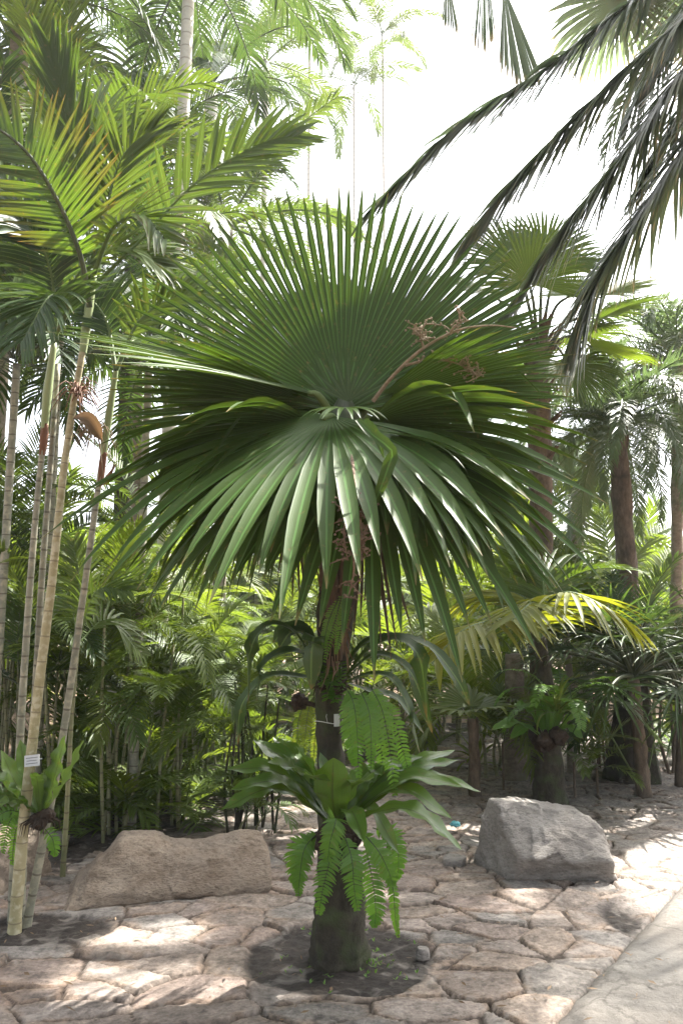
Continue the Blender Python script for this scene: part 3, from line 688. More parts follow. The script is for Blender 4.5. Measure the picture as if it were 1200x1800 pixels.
# ------------------------------------------------------------------ ferns and other plants growing on its trunk
def nest_fern(name, label, centre, tips, mat, w=0.10, root=True, base_r=0.06, freq=3, group=None, amp=0.20, cat='fern'):
    t = thing(name, label, cat, centre, group)
    for i, tp in enumerate(tips):
        ctrl, ww = tp
        ctrl = [V(c) for c in ctrl]
        B = MB(); d0 = (ctrl[-1] - V(centre)); up = V((0, 0, 1)) + V((0, -0.35, 0)) - d0.normalized() * 0.5
        strap(B, ctrl, ww * 1.22, up=up, n=20, amp=amp, freq=freq + (i % 3), fold=0.28, seed=i * 7 + len(label))
        obj('leaf', B.build('leaf', mat, centre), t)
    if root:
        B = MB(); rnd = random.Random(len(label))
        for k in range(9): lump(B, V(centre) + V((rnd.uniform(-1, 1), rnd.uniform(-1, 1), rnd.uniform(-1.2, 0.1))) * base_r * 0.8, base_r * rnd.uniform(0.5, 0.8), k * 3.1, rough=0.5)
        for k in range(26):
            a = rnd.uniform(0, 6.28); q = V(centre) + V((math.cos(a), math.sin(a), -0.3)) * base_r
            tube(B, [q, q + V((math.cos(a) * 0.04, math.sin(a) * 0.04, -0.02)), q + V((math.cos(a) * 0.05, math.sin(a) * 0.05, -0.09 * rnd.random()))], [0.004, 0.003, 0.001], 4)
        obj('root_mass', B.build('root_mass', M['root'], centre), t)
    return t
NC = P(592, 1452, D0 - .12)
def NT(px, py, dd, lift, w, b=(592, 1448, -.12), mx=None):
    a = P(b[0] + (px - b[0]) * 0.05, b[1], D0 + b[2]); e = P(px, py, D0 + dd)
    m = a.lerp(e, 0.5) + V((0, 0, lift)) if mx is None else P(mx[0], mx[1], D0 + mx[2])
    return ([a, m, e], w)
nest_fern('nest_fern', 'large glossy bird\'s nest fern growing around the dark trunk of the big fan palm', NC, [
  NT(398, 1352, -.10, .10, .085), NT(405, 1388, -.28, .10, .075), NT(388, 1424, -.22, .12, .085), NT(445, 1300, .05, .06, .09), NT(480, 1296, .12, .05, .09),
  NT(520, 1312, -.26, .03, .125), NT(586, 1332, -.38, .02, .125, mx=(584, 1400, -.30)), NT(562, 1322, -.05, .02, .05), NT(672, 1345, .02, .05, .11), NT(742, 1330, .10, .06, .10),
  NT(800, 1318, .16, .06, .075), NT(806, 1336, .05, .07, .075), NT(812, 1382, -.10, .11, .08), NT(845, 1392, .02, .13, .07), NT(812, 1494, -.25, .22, .085, mx=(715, 1422, -.22)),
  NT(795, 1440, -.12, .14, .075), NT(640, 1480, -.42, .09, .07), NT(470, 1340, -.30, .08, .09), NT(700, 1500, -.12, .13, .06), NT(540, 1360, -.42, .06, .10), NT(650, 1372, -.40, .07, .11)], M['nest'], base_r=0.075)
def hang_fern(label, root, fr, mat, pl=0.07, n=34, name='sword_fern', pw=0.020, drp=0.15, extra=0):
    t = thing(name, label, 'fern', root)
    for i, ctrl in enumerate(fr):
        sc_ = 1.0
        if isinstance(ctrl[0], float): sc_ = ctrl[0]; ctrl = ctrl[1:]
        pp = bez([P(x, y, D0 + z) for x, y, z in ctrl], 14)
        B = MB(); RB = MB()
        frond(B, RB, pp, n=n, L=pl * sc_, w=pw * .62, a0=82, a1=60, vee=-12, plume=26, droop=drp + .35, seg=3, t0=0.06, up=V((0.05, -1, 0.25)), rr=(0.003, 0.001), seed=i + 7, fold=0.15, jit=0.05, rs=4,
              prof=lambda u: min(1, 0.45 + 3 * u) * (1 - 0.75 * max(0, (u - 0.4) / 0.6) ** 1.5), wp=lambda k: (0.75, 1, 0.8, 0.12)[min(3, int(k * 3 + 0.01))])
        fo = obj('frond', B.build('frond', mat, root), t)
        obj('rachis', RB.build('rachis', M['rachis_dark'], root), fo)
    return t
hang_fern('bright green sword fern hanging below the large nest fern', P(590, 1460, D0 - .15), [
  [(588, 1445, -.22), (582, 1500, -.30), (568, 1560, -.30), (560, 1608, -.27)], [(560, 1462, -.14), (536, 1490, -.20), (528, 1530, -.20), (524, 1575, -.18)], [(552, 1470, -.10), (524, 1490, -.10), (520, 1530, -.10), (522, 1560, -.08)],
  [(604, 1465, -.24), (618, 1510, -.32), (622, 1560, -.32), (628, 1600, -.29)], [(636, 1462, -.20), (664, 1495, -.26), (682, 1530, -.26), (690, 1556, -.24)], [(640, 1480, -.12), (655, 1550, -.16), (660, 1600, -.16), (658, 1630, -.14)],
  [0.5, (672, 1510, -.10), (690, 1560, -.12), (694, 1610, -.12), (700, 1648, -.1)], [(655, 1455, -.05), (690, 1470, -.08), (700, 1510, -.08), (698, 1545, -.06)], [(575, 1450, -.24), (590, 1440, -.32), (580, 1480, -.34), (575, 1520, -.3)]], M['fern'], 0.062, n=30)
hang_fern('long-fronded sword fern hanging from upper trunk beside the metal tag', P(610, 1200, D0 - .08), [
  [1.0, (608, 1208, -.10), (622, 1240, -.16), (628, 1300, -.17), (630, 1368, -.15)], [0.9, (632, 1212, -.12), (648, 1250, -.18), (652, 1300, -.2), (652, 1352, -.18)], [1.15, (650, 1205, -.08), (672, 1250, -.12), (685, 1320, -.13), (694, 1400, -.1)],
  [0.9, (612, 1215, -.06), (612, 1260, -.10), (618, 1310, -.1), (622, 1345, -.08)], [0.9, (660, 1215, -.02), (690, 1260, -.02), (708, 1320, 0), (722, 1372, .02)], [0.8, (645, 1215, .02), (664, 1280, .03), (672, 1340, .04), (676, 1390, .05)]], M['fern'], 0.058, n=28)
hang_fern('mossy little fern clinging to brown leaf bases under the crown', P(595, 1055, D0 - .14), [
  [(602, 1040, -.17), (592, 1080, -.18), (580, 1120, -.17), (570, 1165, -.15)], [(606, 1045, -.17), (604, 1080, -.18), (596, 1120, -.17), (590, 1150, -.15)], [(596, 1050, -.18), (580, 1085, -.19), (572, 1115, -.18), (568, 1140, -.16)]], M['fern'], 0.030, n=26, pw=0.013)
hang_fern('yellow-green fern hanging behind left side of the trunk', P(545, 1235, D0 + .15), [
  [(548, 1225, .15), (540, 1260, .13), (536, 1300, .13), (533, 1350, .14)], [(552, 1225, .18), (556, 1270, .17), (552, 1310, .17), (550, 1345, .18)], [(540, 1230, .2), (526, 1260, .2), (522, 1300, .2), (520, 1330, .22)]], M['light'], 0.032, n=26, pw=0.016)
# leafy creeper on the bare trunk
cr = P(575, 1195, D0 - .05); t = thing('creeper', 'small-leaved creeper on the dark trunk above the white wire', 'creeper', cr)
B = MB(); RB = MB(); rnd = random.Random(8)
for k in range(5):
    pp = bez([P(560 + k * 10, 1170 + rnd.uniform(-6, 6), D0 - .03), P(566 + k * 8, 1195, D0 - .05), P(572 + k * 6 + rnd.uniform(-8, 8), 1222 + rnd.uniform(-8, 12), D0 - .04)], 10)
    tube(RB, pp, [0.003] * 11, 4)
    for q in pp:
        for s in (-1, 1):
            d = V((s, -0.7, rnd.uniform(-0.6, 0.3))).normalized()
            ribbon(B, [q, q + d * 0.012, q + d * 0.026, q + d * 0.036], V((0, -0.6, 1)), [0.004, 0.017, 0.014, 0.001], fold=0.2)
obj('foliage', B.build('foliage', M['fern'], cr), t); obj('vine', RB.build('vine', M['rachis'], cr), t)
# strap-leaved fern higher up
SC = P(585, 1195, D0 + .0)
def S3(*a): return [P(x, y, D0 + z) for x, y, z in a]
nest_fern('strap_fern', 'strap-leaved fern arching out on both sides of the upper trunk', SC, [
  (S3((560, 1195, -.02), (520, 1115, -.05), (470, 1100, -.06), (438, 1150, -.06), (436, 1240, -.05)), .065), (S3((560, 1200, -.04), (530, 1150, -.08), (490, 1150, -.10), (458, 1180, -.10), (450, 1235, -.09)), .085), (S3((556, 1180, -.06), (553, 1120, -.2), (547, 1150, -.24), (547, 1212, -.23)), .085),
  (S3((565, 1200, .03), (530, 1190, .05), (470, 1190, .05), (425, 1240, .05), (418, 1310, .05)), .06), (S3((560, 1190, .05), (540, 1110, .08), (505, 1105, .1), (480, 1130, .1)), .07), (S3((562, 1180, 0), (540, 1120, .02), (512, 1112, .02), (490, 1140, .02)), .08),
  (S3((605, 1195, .0), (650, 1140, .0), (700, 1125, .0), (738, 1160, .0), (750, 1265, .0)), .085), (S3((605, 1200, -.05), (650, 1185, -.08), (690, 1195, -.10), (720, 1250, -.10), (738, 1325, -.08)), .06), (S3((608, 1190, .08), (670, 1120, .12), (750, 1135, .15), (800, 1190, .15), (825, 1240, .15)), .06),
  (S3((606, 1190, .03), (660, 1150, .05), (710, 1170, .05), (735, 1210, .05), (760, 1290, .05)), .06), (S3((600, 1185, .05), (640, 1130, .08), (690, 1122, .1), (735, 1130, .1)), .055), (S3((606, 1200, .1), (650, 1215, .12), (700, 1230, .12), (745, 1290, .12)), .05)], M['dark'], base_r=0.05, amp=0.05)
# black lump of roots, white wire, tag
B = MB(); c = P(525, 1234, D0 + .10)
lump(B, c, 0.040, 3.3, 1.0, 0.3, src=ICO4); tube(B, [c + V((0.02, 0, 0)), P(548, 1238, D0 + .07), P(566, 1245, D0 + .06)], [0.014, 0.012, 0.012], 6, rough=0.3)
o = obj('root_ball', B.build('root_ball', M['root'], c)); o.location = c; tag(o, 'round blackened lump sticking out left of the trunk', 'root_lump')
wc = P(578, 1268, D0 + .05); t = thing('tag_wire', 'white wire tied round the dark trunk holding a small tag', 'plant tag', wc)
B = MB(); ps = []
for k in range(25):
    a = 2 * math.pi * k / 24; ps.append(wc + V((math.cos(a) * 0.067, math.sin(a) * 0.067, 0.006 * math.sin(a * 2))))
tube(B, ps, [0.0016] * 25, 5)
tube(B, [wc + V((-0.005, -0.068, 0)), wc + V((-0.012, -0.07, 0.03)), wc + V((-0.002, -0.069, 0.06))], [0.001] * 3, 4)
obj('wire', B.build('wire', M['wire'], wc), t)
def plate(parent, org, c, ux, uz, w, h, th, mat, name='plate', lines=0):
    ux = ux.normalized(); uz = uz.normalized(); nn = ux.cross(uz)
    B = MB()
    for y in (-1, 1):
        for (a, b) in ((-1, -1), (1, -1), (1, 1), (-1, 1)):
            B.v.append(c + ux * (a * w / 2) + uz * (b * h / 2) + nn * (-y * th / 2)); B.uv.append((a, b))
    B.f += [(0, 1, 2, 3), (7, 6, 5, 4), (0, 4, 5, 1), (1, 5, 6, 2), (2, 6, 7, 3), (3, 7, 4, 0)]; B.m += [0] * 6
    o = obj(name, B.build(name, mat, org, smooth=False), parent)
    if lines:
        B = MB()
        for k in range(lines):
            z = h * (0.5 - (k + 1) / (lines + 1)); ww = w * (0.40 - 0.06 * (k % 2)); b = len(B.v)
            for (a, q) in ((-1, -1), (1, -1), (1, 1), (-1, 1)):
                B.v.append(c + ux * a * ww + uz * (z + q * h * 0.035) + nn * (th / 2 + 0.001)); B.uv.append((0, 0))
            B.f.append((b, b + 1, b + 2, b + 3)); B.m.append(0)
        obj('lettering', B.build('lettering', M['ink'], org, smooth=False), o)
    return o
plate(t, wc, P(592, 1266, D0 - .03), V((1, 0.4, 0)), V((0, 0, 1)), 0.028, 0.055, 0.003, M['plate'])

# ------------------------------------------------------------------ LEFT: ringed stem clump
DL = dep(LEFT)
lc = thing('clustering_palm', 'clump of pale ringed stems with long feather fronds at the left edge', 'palm', LEFT)
def lp(name, B, mat, parent=None, label=None):
    o = obj(name, B.build(name, mat, LEFT), parent or lc)
    if label: o['label'] = label
    return o
def tstem(ctrl, r0, r1, n=40):
    pp = bez(ctrl, n); B = MB(); 
    rr = [r0 + (r1 - r0) * i / n for i in range(n + 1)]; rr[0] *= 1.25; rr[1] *= 1.1
    tube(B, pp, rr, 14, rough=0.07); return B, pp
STEMS = [  # control px, depth offset, r0, r1, mat
 ([(20, 1650), (28, 1450), (38, 1260), (52, 1050), (64, 900), (80, 745)], .14, .023, .015, 'stem'),
 ([(36, 1645), (44, 1450), (60, 1260), (74, 1020), (86, 860), (102, 640)], .22, .021, .015, 'stem'),
 ([(24, 1655), (42, 1450), (66, 1230), (92, 1020), (116, 800), (150, 590)], .0, .031, .016, 'stem_gold'),
 ([(44, 1640), (76, 1480), (110, 1300), (145, 1060), (170, 880), (196, 700)], .06, .023, .014, 'stem'),
]
for ctrl, dd, r0, r1, mk in STEMS:
    B, pp = tstem([P(x, y, DL + dd + 0.25 * (1640 - y) / 1000) for x, y in ctrl], r0, r1)
    lp('stem', B, M[mk])
def DLy(y, dd): return DL + dd + 0.25 * (1640 - y) / 1000
def pseg(name, ctrl, rads, mat, rough=0.0):
    B = MB(); pp = bez(ctrl, 12)
    rr = []
    for i in range(13):
        x = i / 12 * (len(rads) - 1); k = min(int(x), len(rads) - 2); rr.append(rads[k] + (rads[k + 1] - rads[k]) * (x - k))
    tube(B, pp, rr, 12, rough=rough); return lp(name, B, mat)
pseg('crownshaft', [P(78, 760, DLy(760, .14)), P(84, 690, DLy(700, .14)), P(96, 600, DLy(600, .14))], [.019, .026, .015], M['shaft'])
pseg('leaf_base', [P(74, 800, DLy(800, .14)), P(78, 765, DLy(765, .14)), P(80, 745, DLy(745, .14))], [.017, .022, .020], M['red'], 0.3)
pseg('crownshaft', [P(146, 620, DLy(620, 0)), P(154, 560, DLy(560, 0)), P(166, 480, DLy(480, 0))], [.020, .026, .015], M['shaft'])
pseg('crownshaft', [P(182, 800, DLy(800, .06)), P(192, 730, DLy(730, .06)), P(206, 640, DLy(640, .06))], [.016, .021, .012], M['shaft'])
pseg('leaf_base', [P(176, 850, DLy(850, .06)), P(180, 815, DLy(815, .06)), P(184, 795, DLy(795, .06))], [.015, .019, .017], M['red'], 0.3)
pseg('spathe', [P(176, 855, DLy(850, .0)), P(190, 838, DLy(850, -.1)), P(205, 815, DLy(850, -.1))], [.004, .012, .002], M['red'], 0.2)
# flower clusters
def tassel(c, n, l, mat, seed, name='flower_cluster', down=0.5, parent=lc, org=None):
    rnd = random.Random(seed); B = MB()
    for k in range(n):
        d = V((rnd.gauss(0, 1), rnd.gauss(0, 1), rnd.gauss(0.1, 0.7))).normalized(); ln = l * rnd.uniform(0.5, 1.1)
        a = c + d * 0.02; b = c + d * ln * 0.5 + V((0, 0, 0.02)); e = c + d * ln + DOWN * ln * down
        tube(B, bez([a, b, e], 6), [0.004, .0035, .003, .003, .0025, .002, .0015], 4)
    o = obj(name, B.build(name, mat, org or LEFT), parent); return o
tassel(P(136, 690, DLy(690, -.05)), 46, 0.17, M['red'], 1)
tassel(P(165, 762, DLy(760, .05)), 52, 0.16, M['flower'], 2, down=0.8)
B = MB(); strap(B, [P(130, 735, DLy(740, -.08)), P(155, 738, DLy(740, -.14)), P(180, 775, DLy(740, -.14))], 0.075, up=V((0, -1, 0.4)), n=8, fold=0.6); lp('spathe', B, M['dry'])
# its big fronds, each on its own curve
def hero(parent, org, ctrl, mat, rmat='rachis', lab=None, n=30, L=0.45, w=0.04, a0=62, a1=28, vee=15, droop=0.5, roll=0.0, rr=(.014, .004), t0=0.2, seed=0, seg=5, up=None, sides=(-1, 1), broken=0.0, plume=0.0, prof=None, fold=0.35, tipL=0.45):
    pp = bez(ctrl, 20); B = MB(); RB = MB()
    frond(B, RB, pp, n=n, L=L, w=w, a0=a0, a1=a1, vee=vee, droop=droop, roll=roll, rr=rr, t0=t0, seed=seed, seg=seg, up=up, sides=sides, broken=broken, plume=plume, prof=prof, fold=fold, tipL=tipL)
    f = obj('frond', B.build('frond', M[mat], org), parent)
    if lab: f['label'] = lab
    obj('rachis', RB.build('rachis', M[rmat], org), f)
    return f
def lh(ctrl, mat, **k): return hero(lc, LEFT, [P(x, y, DL + d) for x, y, d in ctrl], mat, **k)
CAMUP = V((0, -0.75, 0.66))
lh([(168, 500, .2), (250, 420, .2), (340, 325, .2), (440, 262, .25), (520, 240, .3)], 'mid', lab='frond reaching right across the sky', n=17, L=0.42, w=0.05, a0=60, a1=20, vee=10, droop=0.2, up=V((0, -0.9, .3)), rr=(.011, .003), seed=2, t0=.28)
lh([(158, 540, .1), (142, 450, .0), (100, 350, -.1), (40, 260, -.2), (-60, 190, -.3)], 'orange', rmat='rachis_dark', lab='arching frond with orange ageing leaflets', n=36, L=0.40, w=0.026, a0=72, a1=45, vee=5, droop=0.12, up=V((0.1, -0.95, .3)), rr=(.018, .008), seed=3, t0=.25)
lh([(160, 500, .3), (150, 380, .35), (120, 220, .4), (90, 90, .4)], 'mid', lab='upright pale frond lit from behind', n=26, L=0.50, w=0.04, a0=30, a1=12, vee=5, droop=0.05, up=V((0, -1, .2)), rr=(.014, .004), seed=4, t0=.3)
lh([(172, 490, .35), (190, 360, .45), (220, 270, .5), (275, 225, .5)], 'mid', n=26, L=0.42, w=0.035, a0=60, a1=25, vee=15, droop=0.25, up=V((0, -0.9, .45)), seed=5)
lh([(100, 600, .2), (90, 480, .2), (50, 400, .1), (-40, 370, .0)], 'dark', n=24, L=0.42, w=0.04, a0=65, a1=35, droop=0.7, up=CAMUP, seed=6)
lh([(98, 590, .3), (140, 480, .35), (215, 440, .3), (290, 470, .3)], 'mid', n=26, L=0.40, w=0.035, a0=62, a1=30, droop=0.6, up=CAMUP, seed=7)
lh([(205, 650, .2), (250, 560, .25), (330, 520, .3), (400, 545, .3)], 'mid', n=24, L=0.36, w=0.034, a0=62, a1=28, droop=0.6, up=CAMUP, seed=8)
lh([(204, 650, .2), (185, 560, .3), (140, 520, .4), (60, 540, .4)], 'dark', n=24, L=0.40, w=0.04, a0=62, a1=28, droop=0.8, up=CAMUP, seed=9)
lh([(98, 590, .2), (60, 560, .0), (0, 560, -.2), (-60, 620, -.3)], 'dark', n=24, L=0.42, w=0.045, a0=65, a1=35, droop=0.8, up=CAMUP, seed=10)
lh([(166, 480, .1), (200, 400, -.1), (250, 380, -.2), (290, 420, -.3)], 'orange', n=16, L=0.34, w=0.032, a0=60, a1=25, droop=0.4, up=CAMUP, seed=11)
lh([(205, 640, .3), (235, 600, .6), (270, 620, .8), (300, 680, .9)], 'mid', n=24, L=0.36, w=0.034, a0=62, a1=28, droop=0.8, up=CAMUP, seed=12)
lh([(96, 600, .25), (70, 520, .6), (30, 500, .8), (-20, 540, 1.0)], 'mid', n=24, L=0.42, w=0.04, a0=65, a1=35, droop=0.8, up=CAMUP, seed=13)
lh([(166, 490, .3), (190, 300, .7), (160, 200, .9), (90, 170, 1.0)], 'mid', n=34, L=0.42, w=0.026, a0=60, a1=28, droop=0.4, up=CAMUP, seed=14)
lh([(98, 590, .3), (60, 420, .5), (10, 330, .6), (-50, 330, .6)], 'mid', n=34, L=0.42, w=0.026, a0=60, a1=28, droop=0.5, up=CAMUP, seed=16)
lh([(98, 590, .1), (120, 540, -.2), (90, 520, -.5), (40, 600, -.7)], 'dark', n=34, L=0.40, w=0.026, a0=60, a1=28, droop=0.7, up=CAMUP, seed=17)
# thin cane beside it
cb = G(110, 1545); t = thing('slender_palm', 'single thin green-yellow cane rising by the left end of long boulder', 'palm', cb)
B = MB(); tube(B, bez([P(110, 1545, dep(cb)), P(118, 1420, dep(cb) + .02), P(126, 1270, dep(cb) + .05), P(138, 1130, dep(cb) + .1)], 30), [.017 - .006 * i / 30 for i in range(31)], 10, rough=0.05)
obj('stem', B.build('stem', M['cane'], cb), t)
for i, (a, b) in enumerate([((190, 1090), (250, 1150)), ((120, 1060), (70, 1110)), ((170, 1040), (230, 1040)), ((140, 1020), (130, 950))]):
    d = dep(cb) + .1; hero(t, cb, [P(138, 1130, d), P(*a, d + (.2, .1, -.1, .1)[i]), P(*b, d + (.4, .2, -.2, .2)[i])], 'mid', n=18, L=0.24, w=0.022, droop=0.6, rr=(.006, .002), seed=60 + i, up=CAMUP)
# sign clipped on the golden stem
sgc = P(57, 1337, DLy(1337, -.06)); t = thing('plant_sign', 'small silver name plate clipped to a golden stem above nest fern', 'sign', sgc)
plate(t, sgc, sgc, V((1, -0.25, 0.14)), V((-0.1, 0.1, 1)), 0.085, 0.055, 0.006, M['plate'], 'plate', 3)
B = MB(); tube(B, [sgc + V((-.02, .005, 0)), sgc + V((0.0, .05, 0)), sgc + V((0.03, .06, 0))], [0.004] * 3, 5); obj('clip', B.build('clip', M['plate'], sgc), t)
# nest fern tied to the stems
nc = P(72, 1432, DLy(1432, -.02))
def N2(px, py, dd, w, mx=None, b=(72, 1428)):
    a = P(b[0] + (px - b[0]) * .1, b[1], DLy(1432, 0)); e = P(px, py, DLy(1432, dd)); m = P(*mx, DLy(1432, dd * .6)) if mx else a.lerp(e, .5) + V((0, 0, .05))
    return ([a, m, e], w)
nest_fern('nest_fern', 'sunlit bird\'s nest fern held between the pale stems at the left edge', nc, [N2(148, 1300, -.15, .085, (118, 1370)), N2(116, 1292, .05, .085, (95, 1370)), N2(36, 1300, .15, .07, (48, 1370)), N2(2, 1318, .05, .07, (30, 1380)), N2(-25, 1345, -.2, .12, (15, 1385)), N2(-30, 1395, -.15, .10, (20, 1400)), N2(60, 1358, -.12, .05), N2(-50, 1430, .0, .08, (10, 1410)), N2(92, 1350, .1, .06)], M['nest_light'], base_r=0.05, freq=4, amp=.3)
rt = P(40, 1440, DLy(1440, .05))
D0_, D0 = D0, DLy(1440, .05)
hang_fern('small bright fern dangling under the nest fern on pale stems', rt, [[(40, 1425, 0), (20, 1440, -.05), (10, 1470, -.05), (6, 1500, -.03)], [(50, 1430, .0), (30, 1455, .02), (24, 1490, .02), (22, 1520, .03)], [(60, 1435, .0), (90, 1470, -.02), (96, 1490, -.02), (97, 1505, -.01)], [(44, 1430, -.03), (16, 1425, -.08), (-8, 1440, -.1), (-20, 1470, -.1)]], M['fern'], 0.045, n=20, pw=0.018)
D0 = D0_

# ------------------------------------------------------------------ reusable foliage meshes
def frond_set(kind, mats, specs):
    out = []
    for i, k in enumerate(specs):
        k = dict(k); e0, bend, Ln = k.pop('e0'), k.pop('bend'), k.pop('len')
        B = MB(); RB = MB()
        pts = arch(e0, bend, Ln, 16)
        frond(B, RB, pts, seed=i * 5 + 1, **k)
        out.append((B.build(kind + '_frond', mats[0]), RB.build(kind + '_rachis', mats[1])))
    return out
def mk(e0, bend, ln, **k): return dict(e0=e0, bend=bend, len=ln, **k)
ar = dict(n=30, L=0.42, w=0.032, a0=62, a1=28, vee=20, droop=0.55, seg=4, rr=(.010, .003), across=3)
SETS = {}
SETS['mid'] = frond_set('feather', (M['mid'], M['rachis']), [mk(80, 45, 1.5, **ar), mk(60, 75, 1.6, **ar), mk(38, 85, 1.6, **ar), mk(15, 75, 1.5, **ar)])
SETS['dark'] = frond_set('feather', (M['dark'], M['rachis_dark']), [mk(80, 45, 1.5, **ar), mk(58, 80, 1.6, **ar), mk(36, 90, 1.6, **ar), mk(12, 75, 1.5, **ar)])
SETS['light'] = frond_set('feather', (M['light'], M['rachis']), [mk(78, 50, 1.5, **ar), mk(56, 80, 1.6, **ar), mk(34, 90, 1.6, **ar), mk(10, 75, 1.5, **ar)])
co = dict(n=52, L=0.55, w=0.036, a0=65, a1=30, vee=12, droop=1.1, seg=4, rr=(.022, .005), across=2, t0=.12)
SETS['coco'] = frond_set('coconut', (M['dark'], M['rachis_dark']), [mk(78, 50, 2.6, **co), mk(50, 85, 2.8, **co), mk(25, 95, 2.8, **co), mk(0, 75, 2.6, **co)])
SETS['coco_mid'] = frond_set('coconut', (M['mid'], M['rachis']), [mk(78, 50, 2.6, **co), mk(50, 85, 2.8, **co), mk(25, 95, 2.8, **co), mk(0, 75, 2.6, **co)])
ph = dict(n=80, L=0.24, w=0.014, a0=55, a1=30, vee=20, droop=0.35, seg=3, rr=(.012, .003), across=2, t0=.06, plume=35)
SETS['date'] = frond_set('date', (M['grey'], M['rachis']), [mk(75, 90, 1.5, **ph), mk(50, 125, 1.6, **ph), mk(25, 115, 1.6, **ph), mk(0, 90, 1.5, **ph)])
sm = dict(n=16, L=0.26, w=0.030, a0=60, a1=25, vee=15, droop=0.5, seg=4, rr=(.006, .002), across=3)
SETS['small'] = frond_set('young', (M['mid'], M['rachis']), [mk(75, 50, 0.8, **sm), mk(50, 75, 0.85, **sm), mk(25, 75, 0.8, **sm)])
SETS['small_light'] = frond_set('young', (M['light'], M['rachis']), [mk(75, 50, 0.8, **sm), mk(50, 75, 0.85, **sm), mk(25, 75, 0.8, **sm)])
fn = dict(n=36, L=0.10, w=0.022, a0=82, a1=60, vee=5, droop=0.3, seg=2, rr=(.004, .001), across=3, t0=.08)
SETS['sword'] = frond_set('sword', (M['fern'], M['rachis_dark']), [mk(75, 95, 0.75, **fn), mk(50, 120, 0.8, **fn), mk(30, 110, 0.7, **fn)])
def fan_set(kind, mats, specs):
    out = []
    for i, (pet, e0, R, ns, span, fu, dr, tilt) in enumerate(specs):
        B = MB(); RB = MB()
        pp = arch(e0, 25, pet, 8); tube(RB, pp, [.014 - .007 * j / 8 for j in range(9)], 6)
        T = (pp[-1] - pp[-2]).normalized()
        e = math.atan2(T.z, T.y) - rad(tilt)
        c = V((0, math.cos(e), math.sin(e))); n = V((0, -math.sin(e), math.cos(e)))
        fan(B, pp[-1], c, n, R, ns, span, fu, dr, 0.12, st=8, seed=i + 9, fold=0.45, wk=1.1)
        out.append((B.build(kind + '_leaf', mats[0]), RB.build(kind + '_petiole', mats[1])))
    return out
SETS['fan'] = fan_set('fan', (M['mid'], M['rachis']), [(0.75, 75, 0.75, 44, 250, .55, .35, -10), (0.8, 50, 0.78, 44, 250, .5, .7, 15), (0.8, 22, 0.78, 44, 250, .5, .9, 30), (0.75, -5, 0.75, 44, 240, .5, 1.1, 40)])
SETS['fan_old'] = fan_set('fan', (M['hang'], M['rachis_dark']), [(0.75, 75, 0.75, 44, 250, .55, .35, -10), (0.8, 50, 0.78, 44, 250, .5, .7, 15), (0.8, 22, 0.78, 44, 250, .5, .9, 30), (0.75, -5, 0.75, 44, 240, .5, 1.1, 40)])
SETS['fan_light'] = fan_set('fan', (M['light'], M['rachis']), [(0.75, 65, 0.72, 44, 250, .55, .3, -10), (0.8, 40, 0.75, 44, 250, .5, .5, 15), (0.8, 12, 0.75, 44, 250, .5, .8, 30)])
SETS['rhapis'] = fan_set('rhapis', (M['dark'], M['rachis_dark']), [(0.35, 65, 0.38, 13, 230, .12, .5, 10), (0.4, 35, 0.40, 13, 230, .12, .7, 20), (0.4, 8, 0.38, 13, 230, .12, .9, 30)])
def strap_set(mat, ln, w, n=3):
    out = []
    for i in range(n):
        B = MB(); pp = arch(80 - 30 * i, 60 + 25 * i, ln, 8)
        ribbon(B, pp, V((0, 0, 1)), [w * min(1, .4 + 2 * j / 8) * (1 - (j / 8) ** 3) + .001 for j in range(9)], fold=0.35)
        out.append((B.build('strap_leaf', mat), None))
    return out
SETS['strap'] = strap_set(M['mid'], 0.6, 0.05)
SETS['strap_light'] = strap_set(M['light'], 0.5, 0.05)
SETS['nestleaf'] = strap_set(M['nest'], 0.6, 0.10)

def put(parent, sname, k, loc, az, tilt=0.0, s=1.0, rachis=True, name='frond', rn='rachis', roll=0.0):
    me, rm = SETS[sname][k % len(SETS[sname])]
    o = obj(name, me, parent); o.location = loc; o.rotation_euler = (tilt, roll, az); o.scale = (s, s, s)
    if rm is not None:
        r = obj(rn, rm, o)
    return o
def crown(parent, loc, sname, n, s=1.0, seed=0, k0=0.0, k1=None, name='frond', rn='rachis', spread=0.03, azs=None):
    rnd = random.Random(seed); m = len(SETS[sname]); k1 = m - 1 if k1 is None else k1
    a0 = rnd.uniform(0, 6.28)
    for i in range(n):
        az = a0 + i * 2.399 + rnd.uniform(-.2, .2); u = (i + .5) / n
        k = int(round(k0 + (k1 - k0) * u + rnd.uniform(-.3, .3))); k = max(0, min(m - 1, k))
        l = V(loc) + V((-math.sin(az) * spread, math.cos(az) * spread, (1 - u) * spread * 2))
        put(parent, sname, k, l, az, rad(rnd.uniform(-10, 10)), s * rnd.uniform(.85, 1.12), name=name, rn=rn, roll=rad(rnd.uniform(-12, 12)))
def palm(name, label, base, top, r0, r1, trunk, sname, n, s=1.0, seed=0, group=None, cat='palm', k0=0.0, k1=None, lean=None, pname='trunk', rough=0.08, leafname='frond', rn='rachis', flute=0.0, spread=0.04):
    base = V(base); top = V(top); t = thing(name, label, cat, base, group)
    mid = base.lerp(top, .5) + (V(lean) if lean else V((0, 0, 0)))
    pp = bez([base + V((0, 0, -.05)), mid, top], 24); B = MB()
    rr = [r0 + (r1 - r0) * min(1, (i / 24) ** .5) for i in range(25)]
    tube(B, pp, rr, 14, rough=rough, seed=seed, flute=flute)
    obj(pname, B.build(pname, M[trunk], base), t)
    crown(t, top - base, sname, n, s, seed, k0, k1, name=leafname, rn=rn, spread=spread)
    return t
STEMCACHE = {}
